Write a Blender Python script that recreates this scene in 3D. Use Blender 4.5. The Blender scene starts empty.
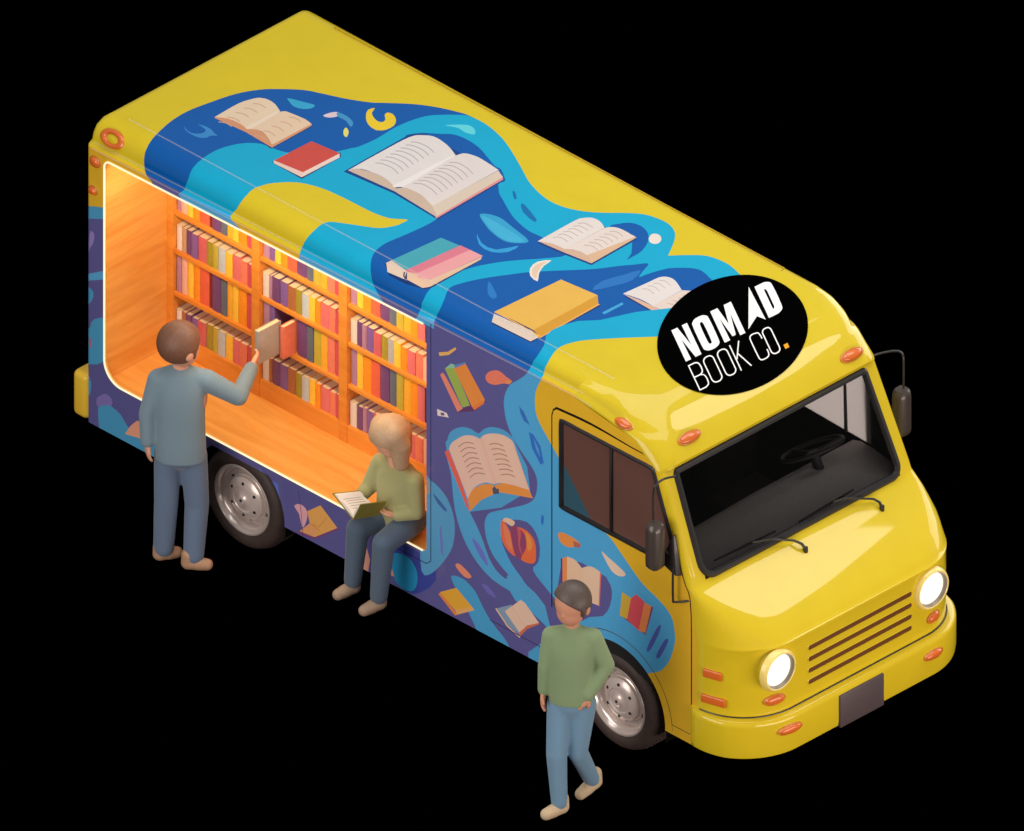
import bpy, bmesh, math, random
import numpy as np
from mathutils import Vector, Matrix, Quaternion
from mathutils.geometry import delaunay_2d_cdt
from mathutils.bvhtree import BVHTree
R = math.radians
sc = bpy.context.scene
COL = sc.collection
random.seed(7)

# ------------------------------------------------------------------ view geometry
SC = 160.0                                    # picture pixels per metre
SE = 0.535; CE = math.sqrt(1 - SE * SE)       # sine / cosine of the camera's elevation
A_ = SC * math.sqrt(.5); B_ = A_ * SE; C_ = SC * CE
U0, V0 = 88.0, 467.0
def at(u, v, Y):
    X = (u - U0) / A_ - Y
    return Vector((X, Y, (V0 + B_ * (X - Y) - v) / C_))
TOCAM = Vector((CE * math.sqrt(.5), -CE * math.sqrt(.5), SE)).normalized()
def ground_px(u, v):
    s = (u - U0) / A_; d = (v - V0) / B_
    return Vector(((s + d) / 2, (s - d) / 2, 0))

# ------------------------------------------------------------------ colours and materials
def lin(c):
    return tuple((x / 255 / 12.92) if x / 255 <= .04045 else ((x / 255 + .055) / 1.055) ** 2.4 for x in c)
def K(r, g, b, k=1.0):
    return tuple(min(1, x * k) for x in lin((r, g, b)))
MATS = {}
def mat(name, col, rough=.5, metal=0., coat=0., spec=.5, bump=0., bscale=40., vary=0., emit=None, estr=0., sheen=0., attr=None):
    m = bpy.data.materials.new(name); m.use_nodes = True
    nt = m.node_tree; b = nt.nodes['Principled BSDF']
    b.inputs['Base Color'].default_value = (*col, 1)
    b.inputs['Roughness'].default_value = rough
    b.inputs['Metallic'].default_value = metal
    b.inputs['Specular IOR Level'].default_value = spec
    b.inputs['Coat Weight'].default_value = coat
    b.inputs['Coat Roughness'].default_value = .06
    if sheen:
        b.inputs['Sheen Weight'].default_value = sheen
        b.inputs['Sheen Roughness'].default_value = .5
    if emit:
        b.inputs['Emission Color'].default_value = (*emit, 1)
        b.inputs['Emission Strength'].default_value = estr
    src = None
    if attr:
        a = nt.nodes.new('ShaderNodeAttribute'); a.attribute_name = attr
        src = a.outputs['Color']
    if vary or bump:
        tc = nt.nodes.new('ShaderNodeTexCoord')
        n = nt.nodes.new('ShaderNodeTexNoise'); n.inputs['Scale'].default_value = bscale
        n.inputs['Detail'].default_value = 4
        nt.links.new(tc.outputs['Object'], n.inputs['Vector'])
        if vary:
            mr = nt.nodes.new('ShaderNodeMapRange')
            mr.inputs['From Min'].default_value = .3; mr.inputs['From Max'].default_value = .7
            mr.inputs['To Min'].default_value = 1 - vary; mr.inputs['To Max'].default_value = 1 + vary
            nt.links.new(n.outputs['Fac'], mr.inputs['Value'])
            hs = nt.nodes.new('ShaderNodeHueSaturation')
            hs.inputs['Color'].default_value = (*col, 1)
            nt.links.new(mr.outputs['Result'], hs.inputs['Value'])
            if src: nt.links.new(src, hs.inputs['Color'])
            src = hs.outputs['Color']
        if bump:
            bp = nt.nodes.new('ShaderNodeBump'); bp.inputs['Strength'].default_value = bump
            bp.inputs['Distance'].default_value = .01
            nt.links.new(n.outputs['Fac'], bp.inputs['Height'])
            nt.links.new(bp.outputs['Normal'], b.inputs['Normal'])
    if src: nt.links.new(src, b.inputs['Base Color'])
    MATS[name] = m
    return m
def wood(name, c1, c2, axis, scale=1.0, rough=.35):
    m = mat(name, c1, rough, coat=.25); nt = m.node_tree; b = nt.nodes['Principled BSDF']
    tc = nt.nodes.new('ShaderNodeTexCoord'); mp = nt.nodes.new('ShaderNodeMapping')
    s = [9.0 * scale] * 3; s[axis] = .9 * scale
    mp.inputs['Scale'].default_value = s
    nt.links.new(tc.outputs['Object'], mp.inputs['Vector'])
    n1 = nt.nodes.new('ShaderNodeTexNoise'); n1.inputs['Scale'].default_value = 1.6; n1.inputs['Detail'].default_value = 7
    n1.inputs['Roughness'].default_value = .62; n1.inputs['Distortion'].default_value = .6
    nt.links.new(mp.outputs['Vector'], n1.inputs['Vector'])
    r = nt.nodes.new('ShaderNodeValToRGB')
    r.color_ramp.elements[0].position = .32; r.color_ramp.elements[0].color = (*c2, 1)
    r.color_ramp.elements[1].position = .68; r.color_ramp.elements[1].color = (*c1, 1)
    nt.links.new(n1.outputs['Fac'], r.inputs['Fac'])
    nt.links.new(r.outputs['Color'], b.inputs['Base Color'])
    bp = nt.nodes.new('ShaderNodeBump'); bp.inputs['Strength'].default_value = .12; bp.inputs['Distance'].default_value = .004
    nt.links.new(n1.outputs['Fac'], bp.inputs['Height']); nt.links.new(bp.outputs['Normal'], b.inputs['Normal'])
    return m

# ------------------------------------------------------------------ object helpers
def empty(name, loc=(0, 0, 0), rz=0.):
    o = bpy.data.objects.new(name, None); COL.objects.link(o)
    o.location = loc; o.rotation_euler.z = rz; o.empty_display_size = .2
    return o
def tag(o, label=None, cat=None, group=None, kind=None):
    if label: o['label'] = label
    if cat: o['category'] = cat
    if group: o['group'] = group
    if kind: o['kind'] = kind
    return o
def link(name, me, m=None, parent=None, smooth=None):
    o = bpy.data.objects.new(name, me); COL.objects.link(o)
    if m is not None:
        for x in (m if isinstance(m, (list, tuple)) else [m]): me.materials.append(x)
    if smooth is not None:
        for p in me.polygons: p.use_smooth = True
        me.set_sharp_from_angle(angle=R(smooth))
    if parent:
        o.parent = parent
        # every point is given in world space: undo the parent's own place
        o.matrix_parent_inverse = parent_world(parent).inverted()
    return o
def parent_world(o):
    M = Matrix.LocRotScale(o.location, o.rotation_euler, o.scale)
    if o.parent: return parent_world(o.parent) @ o.matrix_parent_inverse @ M
    return M
class MB:
    """collects shapes into one mesh"""
    def __init__(s): s.v = []; s.f = []; s.mi = []
    def add(s, vs, fs, mi=0):
        o = len(s.v); s.v += [tuple(x) for x in vs]
        for f in fs: s.f.append([i + o for i in f]); s.mi.append(mi)
    def box(s, a, b, mi=0, M=None):
        x0, y0, z0 = a; x1, y1, z1 = b
        vs = [Vector(p) for p in ((x0,y0,z0),(x1,y0,z0),(x1,y1,z0),(x0,y1,z0),(x0,y0,z1),(x1,y0,z1),(x1,y1,z1),(x0,y1,z1))]
        if M: vs = [M @ p for p in vs]
        s.add(vs, [(0,3,2,1),(4,5,6,7),(0,1,5,4),(1,2,6,5),(2,3,7,6),(3,0,4,7)], mi)
    def tube(s, pts, r, n=10, mi=0, cap=True, closed=False):
        pts = [Vector(p) for p in pts]; k = len(pts)
        rr = r if isinstance(r, (list, tuple)) else [r] * k
        vs = []; prev = None
        for i, p in enumerate(pts):
            if closed: t = (pts[(i + 1) % k] - pts[i - 1]).normalized()
            else: t = (pts[min(i + 1, k - 1)] - pts[max(i - 1, 0)]).normalized()
            if prev is None:
                a = t.orthogonal().normalized()
            else:
                a = prev - t * prev.dot(t)
                a = a.normalized() if a.length > 1e-6 else t.orthogonal().normalized()
            prev = a; b = t.cross(a)
            for j in range(n):
                q = 2 * math.pi * j / n
                vs.append(p + (a * math.cos(q) + b * math.sin(q)) * rr[i])
        fs = []
        m = k if closed else k - 1
        for i in range(m):
            i2 = (i + 1) % k
            for j in range(n):
                fs.append((i * n + j, i * n + (j + 1) % n, i2 * n + (j + 1) % n, i2 * n + j))
        if cap and not closed:
            fs.append(tuple(reversed(range(n)))); fs.append(tuple(range((k - 1) * n, k * n)))
        s.add(vs, fs, mi)
    def lathe(s, prof, M, n=48, mi=0, mis=None):
        """prof: (radius, height) along local z"""
        vs = []
        for r, h in prof:
            for j in range(n):
                q = 2 * math.pi * j / n
                vs.append(M @ Vector((r * math.cos(q), r * math.sin(q), h)))
        o = len(s.v); s.v += [tuple(x) for x in vs]
        for i in range(len(prof) - 1):
            for j in range(n):
                s.f.append([o + i * n + j, o + i * n + (j + 1) % n, o + (i + 1) * n + (j + 1) % n, o + (i + 1) * n + j])
                s.mi.append(mis[i] if mis else mi)
    def disc(s, c, a, b, n=32, mi=0):
        vs = [c + a * math.cos(2 * math.pi * j / n) + b * math.sin(2 * math.pi * j / n) for j in range(n)]
        s.add(vs, [tuple(range(n))], mi)
    def build(s, name, m, parent=None, smooth=None, bevel=0., seg=2):
        me = bpy.data.meshes.new(name)
        me.from_pydata(s.v, [], s.f)
        for p, i in zip(me.polygons, s.mi): p.material_index = i
        if bevel:
            bm = bmesh.new(); bm.from_mesh(me)
            bmesh.ops.remove_doubles(bm, verts=bm.verts, dist=1e-6)
            es = [e for e in bm.edges if len(e.link_faces) == 2 and e.calc_face_angle(0) > .5]
            bmesh.ops.bevel(bm, geom=es, offset=bevel, segments=seg, profile=.5, affect='EDGES', clamp_overlap=True)
            bm.to_mesh(me); bm.free()
            if smooth is None: smooth = 40
        return link(name, me, m, parent, smooth)

# ------------------------------------------------------------------ flat outline helpers
def smooth_closed(p, n=5):
    k = len(p); out = []
    for i in range(k):
        p0, p1, p2, p3 = (np.array(p[(i + d) % k], float) for d in (-1, 0, 1, 2))
        for j in range(n):
            t = j / n
            out.append(tuple(.5 * ((2 * p1) + (-p0 + p2) * t + (2 * p0 - 5 * p1 + 4 * p2 - p3) * t * t + (-p0 + 3 * p1 - 3 * p2 + p3) * t ** 3)))
    return out
def smooth_open(p, n=5):
    out = []; k = len(p)
    for i in range(k - 1):
        p0, p1, p2, p3 = (np.array(p[min(max(i + d, 0), k - 1)], float) for d in (-1, 0, 1, 2))
        for j in range(n):
            t = j / n
            out.append(tuple(.5 * ((2 * p1) + (-p0 + p2) * t + (2 * p0 - 5 * p1 + 4 * p2 - p3) * t * t + (-p0 + 3 * p1 - 3 * p2 + p3) * t ** 3)))
    out.append(tuple(p[-1]))
    return out
def dens(p, d, closed=True):
    out = []; k = len(p)
    for i in range(k if closed else k - 1):
        a, b = p[i], p[(i + 1) % k]
        n = max(1, int(math.hypot(b[0] - a[0], b[1] - a[1]) / d))
        for j in range(n): out.append((a[0] + (b[0] - a[0]) * j / n, a[1] + (b[1] - a[1]) * j / n))
    if not closed: out.append(tuple(p[-1]))
    return out
def ribbon(p, w):
    """closed outline of a stroke of width w along an open line"""
    L = []; Rr = []; k = len(p)
    for i in range(k):
        a = np.array(p[max(i - 1, 0)], float); b = np.array(p[min(i + 1, k - 1)], float)
        t = b - a; t /= max(1e-9, np.hypot(*t)); nrm = np.array((-t[1], t[0])) * w / 2
        q = np.array(p[i], float); L.append(tuple(q + nrm)); Rr.append(tuple(q - nrm))
    return L + Rr[::-1]
def rrect(x0, y0, x1, y1, r, n=6):
    if not isinstance(r, (list, tuple)): r = (r,) * 4
    out = []
    for (cx, cy, q0, rr) in ((x1 - r[0], y0 + r[0], -90, r[0]), (x1 - r[1], y1 - r[1], 0, r[1]), (x0 + r[2], y1 - r[2], 90, r[2]), (x0 + r[3], y0 + r[3], 180, r[3])):
        if rr <= 1e-6: out.append((cx, cy)); continue
        for j in range(n + 1):
            q = R(q0 + 90 * j / n); out.append((cx + rr * math.cos(q), cy + rr * math.sin(q)))
    return out
def inside(poly, P):
    """even-odd test of an (n,2) array"""
    x, y = P[:, 0], P[:, 1]; res = np.zeros(len(P), bool)
    q = np.array(poly, float); lo = q.min(0); hi = q.max(0)
    idx = np.where((x >= lo[0]) & (x <= hi[0]) & (y >= lo[1]) & (y <= hi[1]))[0]
    if not len(idx): return res
    xs, ys = x[idx], y[idx]; r = np.zeros(len(idx), bool)
    k = len(q); j = k - 1
    for i in range(k):
        xi, yi = q[i]; xj, yj = q[j]
        if yi != yj:
            c = ((yi > ys) != (yj > ys)) & (xs < (xj - xi) * (ys - yi) / (yj - yi) + xi)
            r ^= c
        j = i
    res[idx] = r
    return res
def layered(domain, holes, layers, lines=(), points=()):
    """one seamless triangulation of a domain with holes; each triangle takes the colour of the last layer that covers it"""
    V = []; E = []
    def addp(p, closed=True):
        o = len(V); V.extend(Vector((float(a), float(b))) for a, b in p)
        k = len(p)
        E.extend((o + i, o + (i + 1) % k) for i in range(k if closed else k - 1))
    addp(domain)
    for h in holes: addp(h)
    for l in layers: addp(l[0])
    for l in lines: addp(l, False)
    V.extend(Vector(p) for p in points)
    vo, eo, fo, _, _, _ = delaunay_2d_cdt(V, E, [], 0, 1e-6)
    P = np.array([tuple(v) for v in vo]); T = np.array([tuple(f) for f in fo])
    Cc = P[T].mean(1)
    a = P[T]; area = np.abs((a[:,1,0]-a[:,0,0])*(a[:,2,1]-a[:,0,1])-(a[:,2,0]-a[:,0,0])*(a[:,1,1]-a[:,0,1]))
    keep = inside(domain, Cc) & (area > 1e-10)
    for h in holes: keep &= ~inside(h, Cc)
    T = T[keep]; Cc = Cc[keep]
    ids = np.full(len(T), -1)
    for k, l in enumerate(layers):
        m = inside(l[0], Cc)
        if len(l) > 2 and l[2] is not None: m &= inside(l[2], Cc)
        ids[m] = k
    # anticlockwise
    a = P[T]; cr = (a[:,1,0]-a[:,0,0])*(a[:,2,1]-a[:,0,1])-(a[:,2,0]-a[:,0,0])*(a[:,1,1]-a[:,0,1])
    T[cr < 0] = T[cr < 0][:, ::-1]
    return P, T, ids, Cc
# ------------------------------------------------------------------ the truck's outer skin
W = 2.03                       # width over the side panels
ZB, ZR = .335, 2.55            # skirt bottom, roof
#  height, front x, plan corner radius, taper of the far cab side
RINGS = [(.335,5.80,.42,0),(.62,5.80,.42,0),(1.00,5.80,.42,0),(1.112,5.80,.42,0),(1.118,5.813,.433,0),(1.131,5.813,.433,0),(1.138,5.798,.42,0),
 (1.16,5.786,.415,0),(1.19,5.760,.40,0),(1.23,5.716,.36,0),(1.28,5.655,.305,.005),(1.34,5.562,.215,.02),(1.40,5.466,.125,.035),(1.45,5.388,.065,.05),
 (1.48,5.348,.05,.055),(1.50,5.335,.05,.06),(1.55,5.317,.05,.062),(2.20,5.078,.05,.125),(2.22,5.070,.05,.125),
 (2.226,5.088,.08,.12),(2.25,5.095,.12,.115),(2.30,5.060,.16,.11),(2.36,5.004,.19,.10),(2.372,4.991,.20,.10),(2.382,4.980,.20,.10),
 (2.398,4.962,.20,.09),(2.410,4.948,.20,.08),(2.450,4.897,.21,.06),(2.495,4.822,.22,.04),(2.527,4.738,.22,.02),(2.545,4.640,.22,.01),(2.55,4.525,.22,0)]
YTOP = {2.382:.004, 2.398:.030, 2.410:.036, 2.450:.046, 2.495:.071, 2.527:.112, 2.545:.160, 2.55:.20}
X00 = -.018
X0T = {2.495:-.014, 2.527:-.003, 2.545:.017, 2.55:.045}
RZ = [r[0] for r in RINGS]
RR = .036
XF = 4.3                       # roof panel ends here, the brow begins
def ring_at(z): return np.interp(z, RZ, [r[1] for r in RINGS]), np.interp(z, RZ, [r[2] for r in RINGS]), np.interp(z, RZ, [r[3] for r in RINGS])
def x0_at(z): return X0T.get(round(z, 4), 0) if round(z, 4) in X0T else float(np.interp(z, [2.45] + sorted(X0T), [X00] + [X0T[k] for k in sorted(X0T)]))
PROF = [(YTOP.get(z, 0.), z) for z in RZ] + [(W - .20,2.55)]
PY = np.array([p[0] for p in PROF]); PZ = np.array([p[1] for p in PROF])
PS = np.concatenate([[0], np.cumsum(np.hypot(np.diff(PY), np.diff(PZ)))])
S_H = PS[len(RZ) - 1]; S_END = PS[-1]
def s_of_z(z): return float(np.interp(z, PZ[:len(RZ)], PS[:len(RZ)]))
S_G = s_of_z(2.385)            # gutter: side panel below, roof panel above
WV = V0 - SE * U0 - 2 * B_ * PY - C_ * PZ
WV = np.minimum.accumulate(WV)
def lift(x, y, z):
    """the gutter climbs gently towards the cab"""
    st = lambda t: max(0., min(1., t)) ** 2 * (3 - 2 * max(0., min(1., t)))
    b = st((z - 2.235) / .105) * (1 - st((z - 2.41) / .125))
    return .0185 * max(0., min(x, 4.3)) * b * (1 - st((x - 4.3) / .6)) * (1 - st((y - .2) / .5))
def lifted(p): return Vector((p[0], p[1], p[2] + lift(*p)))
def px2ps(u, v):
    f = 0.
    for _ in range(5):
        p, s = px2ps_flat(u, v + C_ * f)
        f = .5 * f + .5 * lift(p, float(np.interp(s, PS, PY)), float(np.interp(s, PS, PZ)))
    return px2ps_flat(u, v + C_ * f)
def px2ps_flat(u, v):
    w = v - SE * u
    s = float(np.interp(-w, -WV, PS)) if w < WV[0] else -(w - WV[0]) / C_
    y = float(np.interp(s, PS, PY))
    x = (u - U0) / A_ - y
    if x < RR and s < S_H: x = RR - RR * math.asin(max(0, min(1, (X00 + RR - x) / RR))) if x < X00 + RR else RR
    return (x, s)
def M_(p, step=4.): return [px2ps(u, v) for u, v in dens(p, step)]
def zs(x, z): return (x, s_of_z(z))

# ---- paints: (roof colour, side colour; side ones carry warm reflected light in the colour)
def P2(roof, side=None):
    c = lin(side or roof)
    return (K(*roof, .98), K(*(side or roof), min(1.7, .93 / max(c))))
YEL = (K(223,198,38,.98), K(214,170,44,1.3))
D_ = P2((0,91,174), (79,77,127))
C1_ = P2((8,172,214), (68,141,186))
LAY = []
OUTER = None
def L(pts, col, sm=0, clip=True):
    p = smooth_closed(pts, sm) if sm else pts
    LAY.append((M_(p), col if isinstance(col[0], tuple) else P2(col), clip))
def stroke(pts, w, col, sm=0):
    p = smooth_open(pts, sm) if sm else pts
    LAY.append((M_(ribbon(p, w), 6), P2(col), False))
top = [(145.4,172.7),(144.2,158),(147.2,147.4),(154.4,136.6),(170,122),(188,111),(212,101.7),(236,93.8),(260,89.6),(280,89),(304,90),(322,93.5),(346,98.7),(370,102.3),(382,102.8),(412,104),(436,107),(460,112.5),(470,116),(486.5,124.6),(500.6,136.6),(510.4,149.3),(520.3,166),(530,183),(544,197),(559.7,205.6),(579.4,210.6),(600,212.6),(624,212.9),(642,214),(656.6,218),(668.7,224),(674.7,232),(674,241.7),(668,255.6)]
top2 = [(668,255.6),(689,255),(707.5,256),(726,263),(738,272.6),(752,290),(748,320)]
low = [(657,336.6),(620,338),(592.7,339.6),(575.8,341.7),(560,347),(551.8,355.8),(546,367),(542.7,377),(537,387.8),(535,397.4),(535.7,411.8),(540,424),(550,442),(558.5,457.4),(566,472),(578.7,498),(589,519),(608.4,535.8),(624,557.6),(642,583),(660,601),(671,616),(674.6,631),(674.7,643.5),(669,661.5),(660,671),(649,673)]
OUT_PX = smooth_open([(152,182)] + top, 4) + smooth_open(top2, 4) + smooth_open(low, 4) + [(630,690),(600,790),(70,500),(70,206.5),(86.5,206.5),(104,207.5),(112,212),(120,300),(160,300)]
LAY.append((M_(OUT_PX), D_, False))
OUTER = LAY[0][0]
# roof: large waves
L([(182,199),(184,190),(188.5,178.8),(191.7,170),(200,160.6),(214.6,151),(230,145.6),(246,143),(261,143.8),(274,148.6),(286,152.2),(310,156),(325,154),(339,151),(352,148),(358,146.8),(376,139),(394,128),(409.8,121),(426.6,116),(442,114.8),(457,114.7),(467,115.4),(477,118.2),(492,112)] + [(700,90),(800,300),(640,338),(560,300),(450,310),(438,330),(428,326),(300,262),(240,228)], C1_, 3)
L([(405,136.5),(420,133),(440,133.8),(454,134.5),(468,140),(479.4,148),(488,157.7),(495,166),(500.6,169),(504,176),(503.4,182),(480,178),(455,158),(430,145)], D_, 3)
L([(377,292),(372,280),(370.6,266),(372.5,256),(377,249.5),(386,243),(400,237),(418,229),(436,219.5),(466,195),(495,182),(499,193),(503,200),(508,209),(515,219),(527.4,230),(539.5,236),(556,244),(566,255),(545,258.2),(527,259.5),(508,261),(491,263.5),(476,266.5),(461,271),(447,277),(438,283),(431.4,288),(427,293),(424,299),(414,322),(395,318)], D_, 3)
L([(444,300),(448,290),(453,286),(459,284),(472,280.6),(491,277),(510,274.5),(530,272),(560,270.5),(594,269),(618,266),(634,264.6),(648.5,263.5),(643,271),(639,277),(646,274.6),(654,272),(663,269.5),(672,268),(690,268),(702,271),(713,281),(735,300),(725,335),(700,327),(663,326.3),(637,323),(620,321.6),(604,322),(587,325.5),(567,333),(553,343),(542,354),(533.5,365.6),(526,375.5),(519,390),(480,380),(440,345),(434,325),(439,312)], D_, 3)
L([(232,221),(237,209),(243,199.5),(252.6,189.5),(262,185.5),(273.7,183),(297,182.4),(320.6,187.8),(344,198),(367.5,210),(379,215),(391,218.5),(407.5,219.6)] + [(402,223),(395.6,225.6),(379,228),(358,225.3),(334.7,222),(327,222.3),(320.6,225),(309,235.8),(301,249),(296,260),(270,250)], YEL, 3)
# roof: small marks
BL = (58,140,208)
L([(184,126.3),(188,131),(194,133.4),(201.4,133.4),(205.6,131),(203.8,128),(198.4,124.5),(203.8,125.7),(211,129.3),(214.6,133.4),(217.6,135.6),(211,135.6),(205.6,137.8),(197.8,137.2),(190.5,133.8),(185.7,130.2)], BL, 3)
L([(287.3,98),(298,100.5),(310,103.5),(315,105.3),(311.4,108.3),(303,108.9),(294.5,106.8),(290.3,103)], (52,168,212), 2)
L([(322.8,115.5),(331.8,112.3),(338.5,112.3),(338.5,116),(329.4,117.6)], (226,206,214), 2)
L([(337.5,112.2),(345,115),(350.5,119),(353.3,123.3),(350.5,127),(346.3,121),(337.5,116.2)], (66,150,205), 2)
L([(346.3,127.5),(348.7,131.7),(346.9,137),(343.9,135.4),(343.6,130)], (232,222,110), 2)
L([(375,108),(367.7,110),(365.9,117.3),(368.3,124.5),(376,130),(385.7,129.8),(394,125.5),(396,119.7),(393,114.3),(387.5,112.5),(384.6,115),(385.4,119.5),(382.5,122),(377.3,121),(373,116.5),(372,112.3)], (238,205,45), 2)
L([(445,125.4),(454,124.6),(468,125),(474.5,129),(474.5,134.5),(465,132.4),(458,127.8)], (98,214,228), 2)
MB_ = (12,110,178)
L([(512.5,191.5),(515,191.7),(516.8,198.6),(514,198.6)], MB_, 2)
L([(521,204),(525,205.2),(536.5,219.4),(533.5,221.5),(523,212)], MB_, 2)
L([(480,213.8),(498,216.7),(513,227.5),(528.8,241.6),(508,242.2),(493.6,233.8),(485,224.4)], (52,164,212), 3)
L([(482,215.5),(500,224.6),(524,240.8),(507,240.6),(494.5,232.6),(486.3,223.6)], (66,180,222), 3)
L([(477,233.5),(481.6,243),(496,249.6),(519,245.5),(508,252),(491,251.8),(479,244.4)], (50,160,220), 2)
L([(551.5,260.2),(537.6,261.6),(530.3,268),(530.3,276),(537.6,281.4),(538.9,273.8),(543.6,266)], (240,228,216), 2)
L([(548,261.6),(538.6,263.4),(532.4,268.8),(532.4,275.4),(536.4,278.6),(537.6,272.6),(542,265.4)], (232,204,178), 2)
L([(488.5,281),(492.7,286.8),(497,296),(492.7,298.7),(487.7,293)], (38,124,200), 2)
L([(609.7,226.7),(618,223.9),(630,222.7),(641,225.8),(647.8,233),(648,241.7),(642,250.8),(633.8,256),(626.6,259.8),(631.2,253.8),(632,243),(632,236)], D_, 2)
L([(648.6,238.7),(651,234.6),(655,233.6),(659.4,235),(661.4,238.7),(659.4,242.6),(655,244),(650.6,242.6)], (236,224,214), 2)
L([(640.7,270),(623,275),(602,281),(592.6,290),(613.7,285.8),(632.5,280)], (40,118,196), 2)
L([(602,312.5),(622,302.4),(623.8,304.2),(604.4,314.4)], (66,166,220))
# roof: open book, far left
PG, TH = (233,208,180), (216,152,116)
L([(214.2,117.5),(247,131.6),(271,148.8),(313,126),(250,126)], (18,60,120))
L([(214.7,116.6),(228,118.2),(240,123.4),(247,128.6),(258,129.4),(266,134.8),(272,144.4),(311.3,123.2),(311.8,125.6),(272,147.6),(245.6,132),(214.7,118)], TH)
L(smooth_open([(214.7,117),(238.6,103.4),(255,98.3),(262,98),(269,100),(275.5,104.6),(280.3,111.6)],4) + smooth_open([(247,129),(240,123.6),(228,118.6),(214.7,117)],3), PG)
L(smooth_open([(280.3,111.8),(285,111.2),(290,112.8),(304.2,118.7),(311.6,123.8)],4) + smooth_open([(272,144.6),(266,135),(258,129.8),(247,129)],4), (232,204,174))
L([(280.3,111.6),(276,111.4),(245,127.4),(247,129.2),(252,128.4)], (238,218,196))
for k in range(5):
    d = np.array((-8.6, 4.6)) * k
    stroke([tuple(np.array(q) + d) for q in ((253,103.4),(260,104.4),(266,108))], .9, (210,168,138), 3)
    stroke([tuple(np.array(q) + d) for q in ((289,117),(296,118.4),(301,122.4))], .9, (210,168,138), 3)
# roof: red closed book
L([(272.2,162.5),(301.7,178.9),(341,157),(340.6,152.6),(300,150)], (26,58,104))
L([(274,160.4),(303,171.6),(301.7,177.3),(273.5,163)], (238,204,192))
L([(303,171.6),(339.7,153.2),(339.7,157.4),(301.7,177.3)], (240,214,204))
L([(274,160.4),(311.4,141.2),(339.9,153.3),(303,172.2)], (208,80,72))
# roof: large open book
PW, TW = (228,221,219), (214,192,172)
L([(343.5,171.5),(409,134.6),(424,133),(455,150),(503.4,181),(437.6,219.6),(394,193.5)], (16,66,138))
L([(436,218.6),(503,179.6),(502.6,175.6),(433,206)], (228,148,148))
L([(432,206),(498.4,170.5),(502.8,177.2),(437,216.2)], (220,202,184))
L([(348,170.3),(356.5,168.4),(372,172),(388,179),(396,188.5),(406,187),(418,191.4),(427,198.4),(432.4,206),(437,217.4),(395,191.5)], (208,184,164))
L(smooth_open([(347.6,170.6),(380,152.4),(409.4,137.1),(423.8,135.2),(435.8,137.3),(447.9,145.7),(455.8,155.3)],4) + smooth_open([(395,187),(385,178),(368.5,170.8),(356.5,168.6),(347.6,170.6)],4), PW)
L(smooth_open([(455.8,155.5),(464.7,153.3),(476.7,156.5),(488,163),(498.6,170)],4) + smooth_open([(432.4,206),(421.4,195),(409.4,189),(401,187),(395,187)],4), (226,216,214))
L([(455.8,155.3),(452,155.4),(392,186),(395,187.4),(404,186.4)], (238,232,230))
for k in range(8):
    d = np.array((-5.1, 3.0)) * k
    stroke([tuple(np.array(q) + d) for q in ((411,142),(418,142.6),(428,147),(434,152.6))], .9, (182,172,174), 3)
    stroke([tuple(np.array(q) + d) for q in ((449,162.4),(458,163),(467,168),(473,174))], .9, (182,172,174), 3)
# roof: open book near the front
L([(537.2,243),(563,254),(591.4,265.2),(636.8,239.4),(600,225)], (20,64,128))
L([(537.6,241),(552,243),(564.5,249),(577,250.5),(587,255),(591.6,263.4),(563,252)], (216,178,154))
L([(587,255),(633,235),(636.4,237.6),(591.6,263.2)], (222,184,150))
L(smooth_open([(537.6,241.2),(574,221),(583,218),(592,217.8),(600,221.4),(604.6,227.8)],4) + smooth_open([(564.5,249),(552,243.4),(537.6,241.2)],3), (230,220,216))
L(smooth_open([(604.6,228),(611,227),(618.4,228),(626,231.4),(635,236.8)],4) + smooth_open([(587,255.2),(577,250.5),(564.5,249)],3), (230,216,208))
for k in range(6):
    d = np.array((-5.0, 2.8)) * k
    stroke([tuple(np.array(q) + d) for q in ((578,223.6),(585,223.2),(593,227.6))], .8, (194,178,176), 3)
    stroke([tuple(np.array(q) + d) for q in ((609,231.2),(617,232),(623,236.4))], .8, (194,178,176), 3)
# roof: open book half under the badge
L([(622.6,295.6),(650,311),(676,326),(690,330),(690,300),(640,300)], (22,60,118))
L([(623,293.8),(640,300),(653,306),(670,316),(684,326),(676,322),(650,309.4)], (222,182,160))
L(smooth_open([(623,293.6),(640,286),(651,281),(659,277.4),(667,276.8),(675,280.4),(681.7,290)],4) + smooth_open([(653,306),(640,299),(623,293.6)],3), (230,222,220))
L([(681.7,290.2),(691,290.8),(712,296),(720,320),(690,330),(672,316),(653,306)], (230,212,202))
for k in range(4):
    d = np.array((-5.6, 2.8)) * k
    stroke([tuple(np.array(q) + d) for q in ((659,280.4),(665,281),(671,285.6))], .8, (200,186,182), 3)
    stroke([tuple(np.array(q) + d) for q in ((684,295),(690,296.4),(694,300.4))], .8, (206,176,164), 3)
# roof: orange closed book at the edge
L([(491.4,323.4),(531,342.8),(600.4,306),(590,296)], (14,50,108))
L([(494,313.6),(532,330.6),(539.4,337),(530.7,341.4),(491.8,322)], (224,204,188))
L([(532.8,329.7),(597.8,295.4),(598.3,303.7),(540.5,336.8)], (218,158,54))
L([(540,337),(598.3,303.6),(599.8,304.6),(539,338.6)], (240,178,90))
L([(495.5,311.2),(561,279.5),(597.8,295.2),(533.4,330)], (234,184,84))
L([(494,312),(496,310.8),(541,336.2),(538.4,337.6),(532,331.4)], (240,182,88))
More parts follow.
